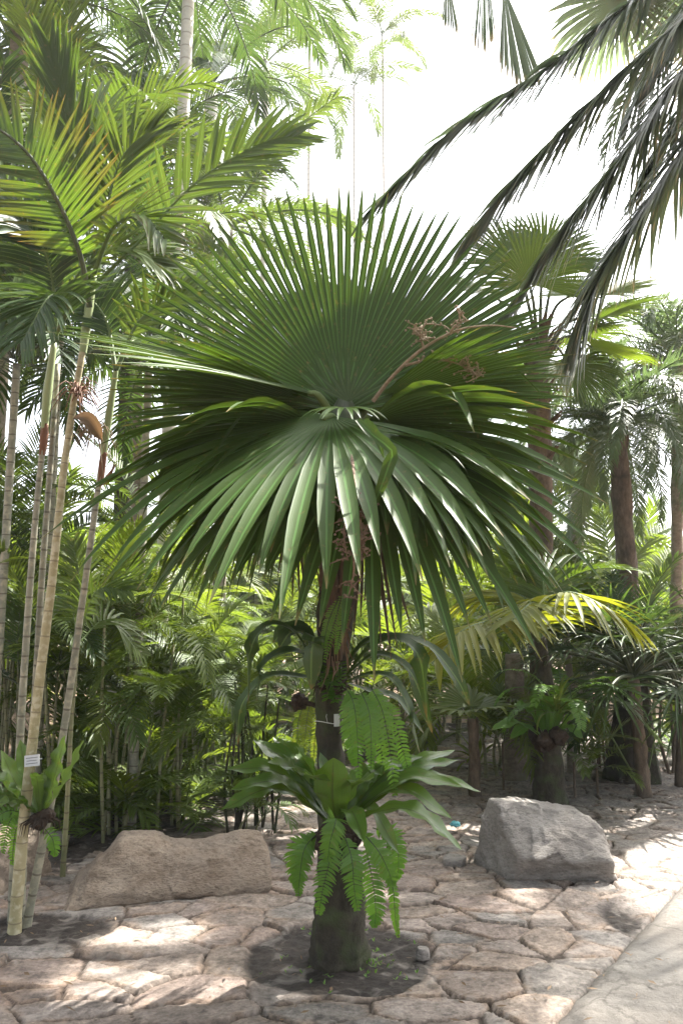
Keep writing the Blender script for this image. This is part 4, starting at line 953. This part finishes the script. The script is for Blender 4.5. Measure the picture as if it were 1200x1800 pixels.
def clump(label, base, ns, h, r, sname, nf, s, seed, group=None, spread=0.35, trunk='cane', name='clustering_palm', lean=0.25):
    rnd = random.Random(seed); base = V(base); t = thing(name, label, 'palm', base, group)
    for i in range(ns):
        a = rnd.uniform(0, 6.28); d = spread * math.sqrt(rnd.random()); p = V((math.cos(a) * d, math.sin(a) * d, -.04))
        hh = h * rnd.uniform(.45, 1.0); top = V((p.x * (1 + lean * hh / max(spread, .1) * .6) + rnd.gauss(0, .06), p.y * (1 + lean * hh / max(spread, .1) * .6) + rnd.gauss(0, .06), hh))
        B = MB(); tube(B, bez([p, p.lerp(top, .5) + V((rnd.gauss(0, .04), rnd.gauss(0, .04), 0)), top], 8), [r * (1 - .35 * j / 8) for j in range(9)], 7)
        obj('stem', B.build('stem', M[trunk]), t)
        crown(t, top, sname, nf, s * rnd.uniform(.8, 1.1), seed * 31 + i, spread=.02)
    return t

# ------------------------------------------------------------------ right-hand palms
b = G(965, 1412); d = dep(b)
t = thing('feather_palm', 'palm with yellow-green hanging leaflets and thick dark base behind the grey boulder', 'palm', b)
B = MB(); pp = bez([P(966, 1416, d), P(965, 1370, d), P(964, 1320, d), P(962, 1250, d), P(955, 1180, d), P(948, 1120, d)], 26)
tube(B, pp, [max(.055, .165 - .115 * (i / 26) ** .8) for i in range(27)], 16, rough=.12); obj('trunk', B.build('trunk', M['trunk_dark'], b), t)
yk = dict(n=22, L=0.66, w=0.050, a0=66, a1=34, vee=-12, droop=0.62, fold=.5, rr=(.018, .005), seg=6, t0=.18)
def rh(ctrl, mat, dd=0, **k):
    q = dict(yk); q.update(k); return hero(t, b, [P(x, y, d + z) for x, y, z in ctrl], mat, **q)
rh([(948, 1130, 0), (945, 1080, -.3), (990, 1042, -.7), (1050, 1060, -.9), (1112, 1100, -1.0)], 'gold', seed=1, lab='sunlit frond arching to the right')
rh([(948, 1130, 0), (920, 1095, -.5), (870, 1090, -.9), (810, 1110, -1.2), (765, 1160, -1.4)], 'gold', seed=2, lab='yellowish frond arching to the left')
rh([(948, 1130, 0), (930, 1060, .2), (880, 1040, .4), (810, 1060, .5)], 'gold', seed=3)
rh([(948, 1130, 0), (970, 1090, .3), (1010, 1080, .6), (1060, 1110, .8)], 'mid', seed=4)
rh([(948, 1130, 0), (950, 1080, -.2), (935, 1060, -.8), (900, 1090, -1.3)], 'gold', seed=5)
rh([(948, 1130, 0), (955, 1060, .2), (950, 1010, .3), (930, 980, .4)], 'mid', seed=6)
n3 = P(965, 1290, d - .15)
def N3(px, py, dd, w):
    a = P(965 + (px - 965) * .1, 1300, d - .15); e = P(px, py, d + dd); return ([a, a.lerp(e, .5) + V((0, 0, .10)), e], w)
nest_fern('nest_fern', 'bird\'s nest fern on the thick dark trunk behind the grey boulder', n3, [N3(862, 1284, -.3, .10), N3(900, 1240, -.1, .11), N3(930, 1222, 0, .12), N3(895, 1300, -.3, .09), N3(1000, 1228, 0, .12), N3(1040, 1262, -.2, .10), N3(985, 1235, -.3, .10), N3(958, 1222, -.3, .11), N3(1025, 1300, -.3, .08)], M['fern'], base_r=.11)
sf = P(985, 1250, d - .1); t2 = thing('sword_fern', 'sword fern arching from the dark trunk above its nest fern', 'fern', sf)
crown(t2, (0, 0, 0), 'sword', 9, 1.0, 4)
st_ = P(978, 1255, d - .25); t2 = thing('strap_plant', 'tuft of narrow bright strap leaves on the trunk behind grey boulder', 'plant', st_)
crown(t2, (0, 0, 0), 'strap_light', 16, .75, 6, name='leaf')

b2 = G(834, 1402); d2 = dep(b2)
t = thing('fan_palm', 'small young fan palm with flat sunlit leaf and thin brown trunk', 'palm', b2)
B = MB(); tube(B, bez([P(834, 1406, d2), P(833, 1340, d2), P(831, 1262, d2)], 20), [.058 - .012 * i / 20 for i in range(21)], 12, rough=.3); obj('trunk', B.build('trunk', M['fibre'], b2), t)
for i, (c, n, R) in enumerate([((-.9, -.35, .12), (0, -.05, 1), .42), ((.6, -.6, .15), (0, .0, 1), .40), ((.2, .9, .3), (0, 0, 1), .4), ((-.4, .6, .5), (0, 0, 1), .4)]):
    B = MB(); H = P(826 + i * 3, 1250, d2 - .05); fan(B, H + V(c) * .08, V(c), V(n), R, 16, 200, .6, .35, .05, st=7, seed=i, fold=.3); o = obj('leaf', B.build('leaf', M['light'], b2), t)
    B = MB(); tube(B, [P(831, 1268, d2), H + V(c) * .08], [.01, .006], 6); obj('petiole', B.build('petiole', M['rachis'], b2), o)

b3 = G(1132, 1402)
palm('fan_palm', 'slender dark fan palm with brown fibrous trunk at the right, spiky leaves', b3, P(1112, 1190, dep(b3)), .075, .05, 'fibre', 'rhapis', 28, 1.5, 3, leafname='leaf', rn='petiole', rough=.3)
bq = G(1128, 1398); t = thing('feather_palm', 'low palm with one pale frond arching beside the fibrous trunk', 'palm', bq + V((.05, .1, 0)))
hero(t, bq + V((.05, .1, 0)), [bq + V((.05, .1, 0)), P(1048, 1240, dep(bq) - .3), P(1095, 1238, dep(bq) - .5), P(1155, 1300, dep(bq) - .6)], 'grey', n=22, L=.24, w=.04, droop=1.0, a0=60, a1=25, rr=(.01, .003), t0=.5, seed=4)
hero(t, bq + V((.05, .1, 0)), [bq + V((.05, .1, 0)), P(1160, 1260, dep(bq) + .1), P(1190, 1240, dep(bq) + .1), P(1230, 1300, dep(bq) + .1)], 'mid', n=22, L=.24, w=.04, droop=1.0, a0=60, a1=25, rr=(.01, .003), t0=.5, seed=5)
b4 = G(1196, 1385)
palm('fan_palm', 'small palm with brown trunk cut off by the right edge', b4, P(1200, 1230, dep(b4)), .07, .05, 'fibre', 'rhapis', 14, 1.2, 8, leafname='leaf', rn='petiole', rough=.3)
b5 = G(905, 1372)
palm('feather_palm', 'shaded grey-trunked palm standing behind the young fan palm', b5, P(903, 1150, dep(b5)), .15, .09, 'trunk_grey', 'mid', 8, .95, 9)
b6 = G(1112, 1372)
palm('feather_palm', 'palm with broad dark buttressed base behind the fibrous trunk', b6, P(1112, 1190, dep(b6)), .34, .14, 'trunk_dark', 'dark', 12, .85, 10, flute=.15)
for i, (px, py, s, lab) in enumerate([(1050, 1400, .55, 'low seedling palm with bright fronds right of thick dark trunk'), (1010, 1405, .6, 'seedling palm with thin stem close to the thick dark trunk'), (885, 1390, .6, 'seedling palm with upright fronds left of the thick dark trunk')]):
    bb = G(px, py); palm('young_palm', lab, bb, bb + V((0, 0, .25 + .1 * i)), .014, .010, 'fibre', 'small_light' if i == 0 else 'small', 8, s * 1.2, 20 + i)

clump('thicket of slender fan palms with spiky dark leaves by the right edge', G(1175, 1352), 7, 1.7, .02, 'rhapis', 8, 1.1, 140, spread=.35, trunk='fibre', name='fan_palm')
clump('low thicket of spiky fan palms right of the thick dark trunk', G(1058, 1345), 5, 1.2, .018, 'rhapis', 7, 1.0, 141, spread=.3, trunk='fibre', name='fan_palm')
# tall fan palm on the right
bw = P(948, 1300, 9.2); bw.z = 0
wt = P(946, 600, 8.2)
t = thing('fan_palm', 'tall fan palm with brown trunk and sunlit green crown on the right', 'palm', bw)
B = MB(); tube(B, bez([bw, P(950, 1000, 8.9), P(948, 780, 8.5), P(945, 660, 8.2), wt], 40), [.13 - .02 * i / 40 for i in range(41)], 16, rough=.22)
obj('trunk', B.build('trunk', M['fibre'], bw), t)
rnd = random.Random(2)
for k in range(34):
    u = rnd.random(); p = bez([P(950, 850, 8.6), P(945, 640, 8.2), wt], 20)[int(u * 20)]; a = rnd.uniform(0, 6.28); e = V((math.cos(a), math.sin(a), 1.0 + rnd.random()))
    B = MB(); q = p + V((math.cos(a), math.sin(a), 0)) * .09
    ribbon(B, [q, q + e * .07, q + e * .13 + V((math.cos(a), math.sin(a), 0)) * .05], V((-math.cos(a), -math.sin(a), .4)), [.10, .07, .03], fold=.4); ribbon(B, [q + V((0, 0, .004)), q + e * .07, q + e * .132 + V((math.cos(a), math.sin(a), 0)) * .05], V((-math.cos(a), -math.sin(a), .4)), [.09, .06, .02], fold=.3)
    obj('leaf_base', B.build('leaf_base', M['trunk_boot'], bw), t)
WL = [  # H px,py,dd ; c ; n ; R ; mat
 ((905, 470, -.1), (-.25, .2, 1), (.2, -1, .2), .80, 'mid'), ((955, 460, .2), (.1, .3, 1), (0, -1, .3), .85, 'mid'), ((1000, 520, -.3), (.55, .1, .5), (-.3, -.6, .8), .55, 'light'),
 ((1050, 560, .1), (.9, .1, .25), (0, -.1, 1), .85, 'mid'), ((1040, 610, -.2), (.8, -.2, -.3), (.3, -.3, 1), .80, 'light'), ((1000, 640, -.4), (.35, -.3, -.8), (.4, -.9, .2), .72, 'mid'),
 ((860, 520, .1), (-.8, .3, .5), (.3, -.6, .9), .80, 'mid'), ((850, 620, .0), (-.8, 0, -.3), (-.3, -.4, 1), .75, 'mid'), ((900, 640, .5), (-.4, .7, -.4), (0, .3, 1), .7, 'dark'), ((980, 480, .5), (.5, .6, .8), (-.3, -.7, .6), .85, 'mid'), ((1010, 590, .6), (.7, .6, .1), (0, 0, 1), .8, 'mid'), ((930, 500, -.5), (-.1, -.6, .9), (0, -.8, -.4), .7, 'mid'),
 ((1060, 520, .5), (.9, .3, .5), (-.3, -.5, .8), .8, 'mid'), ((880, 580, .4), (-.9, .3, .1), (0, -.2, 1), .8, 'dark'), ((960, 640, .4), (.1, .8, -.4), (0, .3, 1), .7, 'dark')]
for i, (h, c, n, R, mk_) in enumerate(WL):
    H = P(h[0], h[1], 8.2 + h[2]); B = MB(); fan(B, H, V(c), V(n), R * .84, 44, 215, .5, .45, .1, st=9, seed=70 + i, fold=.5, wk=1.1)
    o = obj('leaf', B.build('leaf', M[mk_], bw), t)
    B = MB(); mid = wt.lerp(H, .5) + V((0, 0, .08)); tube(B, bez([wt + V((0, 0, -.25)), mid, H], 10), [.022 - .012 * j / 10 for j in range(11)], 6); obj('petiole', B.build('petiole', M['rachis_dark'], bw), o)

# feathery date palms on the right
def date(label, bpx, tpx, dd, r, n, s, seed, k0=0.0, k1=3):
    bb = P(bpx[0], bpx[1], dd); bb.z = 0; return palm('date_palm', label, bb, P(tpx[0], tpx[1], dd), r * 1.15, r, 'trunk_grey' if seed != 1 else 'fibre', 'date', n, s, seed, k0=k0, k1=k1, rough=.45)
date('grey-green feathery date palm with dark rough trunk leaning on the right', (1118, 1200), (1083, 750), 10.0, .115, 56, 1.25, 1, .6)
date('pale feathery date palm partly cut off by the right edge, thin trunk', (1180, 1200), (1192, 640), 12.0, .085, 50, 1.5, 2, .6)
date('feathery date palm farther back with its crown against the bright sky', (1010, 1200), (1010, 860), 17.0, .16, 36, 1.3, 3)

# plants around them
def tuft(label, px, py, dd, sname, n, s, seed, name='strap_plant', cat='plant', z=None, group=None, leaf='leaf'):
    p = P(px, py, dd)
    if z is not None: p.z = z
    t = thing(name, label, cat, p, group); crown(t, (0, 0, 0), sname, n, s, seed, name=leaf); return t
p = P(990, 1050, 8.8); t = thing('dracaena', 'bushy plant with glossy green strap leaves below the tall fan palm', 'plant', (p.x, p.y, 0))
B = MB(); tube(B, [V((0, 0, -.05)), V((.03, 0, p.z * .5)), V((0, 0, p.z))], [.05, .04, .035], 8); obj('stem', B.build('stem', M['trunk_grey']), t)
for k in range(7):
    rnd = random.Random(k); crown(t, V((rnd.uniform(-.45, .45), rnd.uniform(-.3, .3), p.z + rnd.uniform(-.25, .25))), 'strap', 16, 1.0, 30 + k, name='leaf')

# ------------------------------------------------------------------ overhead palm whose old fronds hang in from the top right
ob = V((6.2, 6.6, 0)); otp = V((5.4, 6.2, 7.8))
t = thing('tall_palm', 'tall palm leaning in from the right with long dark fronds drooping overhead', 'palm', ob)
B = MB(); tube(B, bez([ob, V((6.1, 6.5, 4)), otp], 24), [.22 - .05 * i / 24 for i in range(25)], 16, rough=.12); obj('trunk', B.build('trunk', M['trunk_grey'], ob), t)
hk = dict(n=120, L=0.72, w=0.045, a0=22, a1=10, vee=-20, droop=0.45, rr=(.030, .006), seg=6, t0=.12, plume=40, broken=.04)
def oh(ctrl, lab=None, **k):
    q = dict(hk); q.update(k); hero(t, ob, [otp] + [P(x, y, z) for x, y, z in ctrl], 'hang', 'rachis_dark', lab, **q)
oh([(1300, -150, 5.8), (1110, 0, 5.2), (960, 120, 4.9), (800, 230, 4.7), (650, 372, 4.6)], 'highest drooping frond crossing the white sky', seed=1, L=.62)
oh([(1330, -60, 5.8), (1200, 35, 5.2), (1060, 160, 4.9), (930, 290, 4.7), (830, 410, 4.7)], seed=2)
oh([(1340, 0, 5.9), (1220, 100, 5.4), (1110, 250, 5.1), (1000, 390, 5.0), (880, 560, 5.0)], seed=3, L=.8)
oh([(1340, 80, 5.8), (1230, 220, 5.3), (1130, 370, 5.0), (1060, 470, 4.9), (1010, 600, 4.9)], seed=4, L=.85)
oh([(1350, 60, 6.2), (1260, 120, 6.0), (1180, 220, 5.8), (1120, 330, 5.7)], seed=5, L=.75)
oh([(1350, -120, 6.2), (1250, -50, 6.0), (1180, 60, 5.8), (1100, 210, 5.6)], seed=6, L=.75)
crown(t, otp - ob, 'coco', 11, 1.25, 12)
# hanging folded fan leaf at the top edge
hb = V((4.9, 8.6, 0)); hp = V((4.3, 8.2, 9.3))
t = thing('fan_palm', 'tall fan palm above the frame with one folded grey-green leaf hanging down', 'palm', hb)
B = MB(); tube(B, bez([hb, V((4.9, 8.5, 4.5)), V((4.8, 8.3, 7.5)), hp], 24), [.16 - .04 * i / 24 for i in range(25)], 14, rough=.15)
obj('trunk', B.build('trunk', M['trunk_grey'], hb), t)
for i, (hpx, c, n, R, sp) in enumerate([((884, -25, 6.6), (.10, -.1, -1), (.5, -1, 0), 1.05, 30), ((785, -45, 7.0), (0.02, 0, -1), (.8, -1, 0), .60, 26), ((850, -100, 6.6), (-.02, 0, -1), (-.6, -1, .1), 1.05, 14)]):
    H = P(*hpx); B = MB(); fan(B, H, V(c), V(n), R, 16, sp, .80, .3, .02, st=9, seed=90 + i, fold=.9)
    o = obj('leaf', B.build('leaf', M['hang'], hb), t)
    B = MB(); tube(B, bez([hp, hp.lerp(H, .6) + V((0, 0, .1)), H], 8), [.02, .02, .018, .016, .014, .012, .012, .01, .01], 6); obj('petiole', B.build('petiole', M['rachis_dark'], hb), o)
crown(t, hp - hb, 'fan_old', 20, 1.3, 5, name='leaf', rn='petiole', k0=0, k1=2.4)  # crown mostly out of view, placed and filled to shade the ground

# ------------------------------------------------------------------ tall palms behind
def tallp(label, px, ytop, dd, r, sname, n, s, seed, trunk='trunk_pale', k0=0, k1=None, ybase=1250, lean=0, name='tall_palm', group=None):
    top = P(px, ytop, dd); bb = V((top.x + lean, top.y, 0))
    return palm(name, label, bb, top, r * 1.2, r, trunk, sname, n, s, seed, k0=k0, k1=k1, group=group)
tallp('tall palm with straight pale trunk running out of the frame at top left', 334, -60, 9.2, .068, 'coco', 14, .95, 1, lean=-.1)
tallp('dark-crowned tall palm just right of the pale trunk', 372, 150, 13.5, .11, 'coco', 14, .95, 2)
tallp('slim faded palm whose small crown stands against the sky at the top', 468, 110, 17, .06, 'coco_mid', 13, .85, 3)
tallp('thin distant palm faded in the glare above the big fan palm', 622, 150, 27, .045, 'coco_mid', 11, .9, 4)
tallp('hazy far palm whose crown is cut by the top edge beside the slim faded palm', 545, -30, 23, .045, 'coco_mid', 12, 1.0, 24)
tallp('hazy distant palm with drooping pale crown right of the thin faded trunk', 672, 60, 30, .045, 'coco_mid', 12, 1.0, 25)
tallp('tall palm with drooping fronds in the top left corner', 40, 10, 9.0, .10, 'coco', 14, .9, 5, trunk='trunk_grey')
tallp('tall palm with dark narrow trunk behind the ringed stems', 232, 470, 9.5, .085, 'coco_mid', 15, .9, 6, trunk='trunk_dark')
tallp('mid-height palm with spreading fronds between pale trunk and the big fan palm', 400, 400, 12.5, .09, 'coco_mid', 18, 1.05, 7, trunk='trunk_grey')
tallp('mid-height palm behind the left drooping leaves, greyish trunk', 300, 640, 11.5, .09, 'coco_mid', 16, .9, 8, trunk='trunk_dark')
tallp('palm with bright upright fronds rising behind the ringed stems', 120, 330, 7.0, .035, 'mid', 16, 1.1, 18, trunk='stem')
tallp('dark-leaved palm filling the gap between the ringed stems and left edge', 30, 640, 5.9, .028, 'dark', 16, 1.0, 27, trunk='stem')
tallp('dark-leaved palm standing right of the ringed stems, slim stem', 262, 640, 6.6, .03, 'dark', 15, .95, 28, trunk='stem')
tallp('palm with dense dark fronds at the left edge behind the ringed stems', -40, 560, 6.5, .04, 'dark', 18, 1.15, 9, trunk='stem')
tallp('leaning palm with feathery dark fronds left of the pale trunk', 240, 300, 12.0, .09, 'coco', 16, 1.0, 10, trunk='trunk_grey', lean=.3)

# out-of-view palms added round the viewer and beside the path to block sky light
for i, (x, y, z, sn, n, s, lab) in enumerate([(-4.6, 1.2, 6.6, 'coco', 18, 1.3, 'out-of-view tall palm added for shade left of the viewpoint'), (3.8, 0.6, 6.8, 'coco', 18, 1.35, 'out-of-view tall palm added for shade beside the path near the viewpoint'), (-1.2, -3.2, 6.4, 'coco', 18, 1.35, 'out-of-view tall palm added for shade behind the viewpoint'), (1.6, -1.6, 8.4, 'coco', 18, 1.3, 'out-of-view taller palm added for shade behind the viewpoint'), (-4.8, 6.6, 7.4, 'coco', 18, 1.2, 'tall palm added for shade outside the left edge beside the cane clumps'), (6.2, 3.4, 8.6, 'coco', 18, 1.35, 'out-of-view tall palm added for shade across the path at the right')]):
    palm('tall_palm', lab, (x + .2, y, 0), (x, y, z), .18, .13, 'trunk_grey', sn, n, s, 40 + i)
# ------------------------------------------------------------------ thicket behind the long boulder
rnd = random.Random(21)
TH = [(165, 1475, 4, 1.6, 'mid'), (215, 1478, 4, 1.7, 'light'), (262, 1462, 3, 1.2, 'mid'), (235, 1425, 5, 2.3, 'light'), (150, 1430, 6, 2.5, 'mid'), (300, 1385, 4, 1.7, 'light'), (60, 1440, 6, 2.4, 'dark'), (-30, 1430, 6, 2.8, 'mid')]
TL = ['clump of thin canes with low green fronds left of boulder top', 'clump of slim canes directly behind the long boulder', 'shaded clump of short canes behind the boulder\'s middle', 'clump of bare yellowish canes with arching fronds in the thicket', 'tall shaded cane clump behind the thin single cane', 'green cane clump beside the sandy gap in the thicket', 'dark cane clump seen between the pale ringed stems', 'tall cane clump at the left edge behind the tan boulder']
for i, (px, py, ns, h, sn) in enumerate(TH):
    clump(TL[i], G(px, py), ns, h, .014, sn, 5, .62, 100 + i, spread=.30, group='cane palms in the thicket')
clump('clump of dense dark canes with low fronds beside the big nest fern', G(440, 1462), 13, 1.3, .011, 'mid', 3, .40, 130, spread=.22, name='clustering_palm', lean=.1, trunk='trunk_dark')
clump('clump of thin sunlit canes standing behind the sandy gap', G(365, 1385), 16, 1.3, .013, 'small', 4, .7, 131, spread=.30, trunk='stem', lean=.1)
t = clump('low seedling palm fronds at the right end of the long boulder', G(432, 1470), 3, .25, .008, 'small', 7, .62, 132, spread=.1)
bb = G(116, 1500); palm('young_palm', 'tiny palm seedling on the bare soil beside the thin cane', bb, bb + V((0.02, 0, .12)), .006, .004, 'cane', 'small', 5, .22, 133)
sg = P(197, 1219, 6.3); t = thing('plant_sign', 'small white name plate among the shaded canes', 'sign', sg); plate(t, sg, sg, V((1, -.1, 0)), V((0, -.2, 1)), .075, .045, .005, M['plate'], 'plate', 2)
B = MB(); tube(B, [V((sg.x, sg.y + .01, -.05)), V((sg.x, sg.y + .01, sg.z))], [.006, .005], 6); obj('stake', B.build('stake', M['wire'], sg), t)
for i, (px, py, sn, s_, lab) in enumerate([(172, 1448, 'small', 1.0, 'low leafy palm at the foot of the thin single cane'), (228, 1458, 'small_light', .9, 'low bright palm touching the back of the long boulder'), (318, 1436, 'small', 1.0, 'low palm by the sandy gap behind the long boulder'), (275, 1408, 'small_light', 1.2, 'knee-high palm in the cane thicket left of the sandy gap'), (372, 1345, 'small_light', 1.2, 'low palm in front of the thin sunlit canes'), (205, 1395, 'small', 1.3, 'bushy low palm deep in the cane thicket'), (88, 1425, 'small_light', 1.1, 'low palm behind the pale ringed stems'), (470, 1395, 'small', 1.0, 'low palm between the dark canes and the big nest fern'), (140, 1385, 'mid', .8, 'waist-high palm at the back of the cane thicket'), (330, 1365, 'mid', .75, 'waist-high palm beyond the sandy gap')]):
    tuft(lab, px, py, 7, sn, 13, s_, 700 + i, name='young_palm', cat='palm', leaf='frond').location = G(px, py)
# back rows: mixed palms, sunlit
BG = []
rnd = random.Random(33)
rows = [(8.6, 11, 1.5, 0.95), (11.0, 12, 2.0, 1.2), (14.0, 13, 2.6, 1.5), (18.0, 14, 3.4, 1.9)]
rowname = ['nearest row of the green palm thicket', 'second row of the green palm thicket', 'third row of the sunlit palm thicket', 'farthest row of the sunlit palm thicket']
for ri, (y, n, h, s) in enumerate(rows):
    hw = y * .47 + .6
    for i in range(n):
        x = -hw + 2 * hw * (i + .5 + rnd.uniform(-.35, .35)) / n
        if ri == 0 and (-0.9 < x < 0.3 or x > 2.0): continue
        if ri == 1 and x > 2.6: continue
        sn = rnd.choice(['mid', 'light', 'light', 'mid', 'light'])
        clump('feather-leaved palm in the ' + rowname[ri] + ' behind the paving', (x, y + rnd.uniform(-1, 1), 0), rnd.choice((2, 3, 3, 4)), h * rnd.uniform(.5, .95), .022 * s, sn, 6, s * rnd.uniform(.75, 1.05), 300 + ri * 50 + i, group=rowname[ri], spread=.3 * s, name='feather_palm')
# low plants on the paving's far edge
for i in range(16):
    x = rnd.uniform(-3.5, 4.5); y = rnd.uniform(8.0, 12)
    o = tuft('low leafy plant along the far edge of the paving', 600, 1300, 8, rnd.choice(['strap', 'strap_light', 'small', 'nestleaf']), rnd.choice((9, 12)), rnd.uniform(.7, 1.2), 500 + i, group='low plants along the far edge of the paving')
    o.location = (x, y, 0.03)
# small plants on the soil pit
B = MB(); rnd = random.Random(4)
for k in range(60):
    a = rnd.uniform(0, 6.28); r = rnd.uniform(.17, .40); p = PALM + V((math.cos(a) * r, math.sin(a) * r, .015))
    if rnd.random() < .4: p = PALM + V((.16 + rnd.gauss(0, .04), -.05 + rnd.gauss(0, .06), .015))
    for z in range(3):
        d = V((rnd.gauss(0, 1), rnd.gauss(0, 1), .8)).normalized(); ribbon(B, [p, p + d * .01, p + d * .02], V((0, 0, 1)), [.003, .008, .001], fold=.2)
tag(obj('ground_weeds', B.build('ground_weeds', M['fern'])), kind='stuff', label='tiny weeds sprouting in the dark soil pit')
# fallen leaf litter on the paving
B = MB()
for k in range(1000):
    x = rnd.uniform(-2.6, 3.2); y = rnd.uniform(3.1, 9); a = rnd.uniform(0, 6.28); l = rnd.uniform(.01, .05); d = V((math.cos(a), math.sin(a), rnd.uniform(-.1, .25)))
    p = V((x, y, .065)); ribbon(B, [p, p + d * l * .5, p + d * l], V((rnd.gauss(0, .3), rnd.gauss(0, .3), 1)), [.002, l * rnd.uniform(.1, .35), .001], fold=.2)
tag(obj('leaf_litter', B.build('leaf_litter', M['dry'])), kind='stuff', label='scraps of dry leaf litter scattered on the paving')
# turquoise scrap
c = G(800, 1466) + V((0, 0, .07)); B = MB(); lump(B, c, .035, 2.2, .5, .6, src=ICO4); o = obj('scrap', B.build('scrap', M['blue'], c)); o.location = c; tag(o, 'small turquoise scrap lying on the stones right of the nest fern', 'litter')
# far-off foliage
B = MB(); rnd = random.Random(9)
for k in range(15000):
    x = rnd.uniform(-16, 18); y = rnd.uniform(23, 30); top = 4.5 + 1.8 * mnoise.noise(V((x * .3, 0, 1))) + 1.2 * mnoise.noise(V((x * .9, y * .2, 5)))
    z = rnd.uniform(0, 1) ** .8 * top; c = V((x, y, z)); d = V((rnd.gauss(0, 1), rnd.gauss(0, 1), rnd.gauss(-.2, .6))).normalized(); l = rnd.uniform(.25, .6)
    ribbon(B, [c, c + d * l * .5, c + d * l + DOWN * l * .25], V((rnd.gauss(0, 1), rnd.gauss(0, 1), 1)), [.02, rnd.uniform(.06, .16), .01], fold=.2)
tag(obj('distant_foliage', B.build('distant_foliage', M['mid'])), kind='stuff', label='distant mass of sunlit green foliage beyond the palms')

# ------------------------------------------------------------------ thin bright volume standing in for the lens glare veil
m, nt, N = new_mat('glare_veil'); out = N('ShaderNodeOutputMaterial'); pv = N('ShaderNodeVolumePrincipled')
pv.inputs['Color'].default_value = (.93, .96, 1, 1); pv.inputs['Density'].default_value = 0.0013; pv.inputs['Anisotropy'].default_value = 0.35
nt.links.new(pv.outputs[0], out.inputs['Volume'])
B = MB(); X0, X1, Y0, Y1, Z0, Z1 = -95, 95, -35, 115, -1.1, 17
B.v = [(x, y, z) for z in (Z0, Z1) for (x, y) in ((X0, Y0), (X1, Y0), (X1, Y1), (X0, Y1))]; B.uv = [(0, 0)] * 8
B.f = [(3, 2, 1, 0), (4, 5, 6, 7), (0, 1, 5, 4), (1, 2, 6, 5), (2, 3, 7, 6), (3, 0, 4, 7)]; B.m = [0] * 6
tag(obj('glare_haze', B.build('glare_haze', m, smooth=False)), kind='stuff')
# ------------------------------------------------------------------ light, sky, camera
S = V((0.42, 0.36, 0.83)).normalized()
el = math.asin(S.z); az = math.atan2(S.x, S.y)
sd = bpy.data.lights.new('sun', 'SUN'); sd.energy = 5.0; sd.angle = rad(0.6); sd.color = (1, .96, .89)
so = bpy.data.objects.new('sun', sd); COL.objects.link(so); so.rotation_euler = (-S).to_track_quat('-Z', 'Y').to_euler(); so.location = (6, 6, 14)
w = bpy.data.worlds.new('World'); sc.world = w; w.use_nodes = True; nt = w.node_tree
bg = nt.nodes['Background']; sk = nt.nodes.new('ShaderNodeTexSky'); sk.sky_type = 'NISHITA'; sk.sun_disc = False; sk.sun_elevation = el; sk.sun_rotation = az
sk.dust_density = 5.0; sk.air_density = 1.0
hs = nt.nodes.new('ShaderNodeHueSaturation'); hs.inputs['Saturation'].default_value = 0.35      # hazy white tropical sky
nt.links.new(sk.outputs[0], hs.inputs['Color']); nt.links.new(hs.outputs[0], bg.inputs[0]); bg.inputs[1].default_value = 0.13
cd = bpy.data.cameras.new('camera'); co_ = bpy.data.objects.new('camera', cd); COL.objects.link(co_)
cd.sensor_fit = 'VERTICAL'; cd.sensor_height = 36; cd.sensor_width = 24; cd.lens = 28; cd.clip_end = 500; cd.clip_start = .05
co_.location = CAM; co_.rotation_euler = (math.pi / 2 + PITCH, 0, 0); sc.camera = co_
sc.view_settings.view_transform = 'Standard'; sc.view_settings.look = 'None'; sc.view_settings.gamma = 1.0; sc.view_settings.exposure = 2.38
c = sc.cycles; c.max_bounces = 7; c.diffuse_bounces = 4; c.glossy_bounces = 3; c.transmission_bounces = 4; c.transparent_max_bounces = 4; c.caustics_reflective = False; c.caustics_refractive = False
c.use_denoising = True
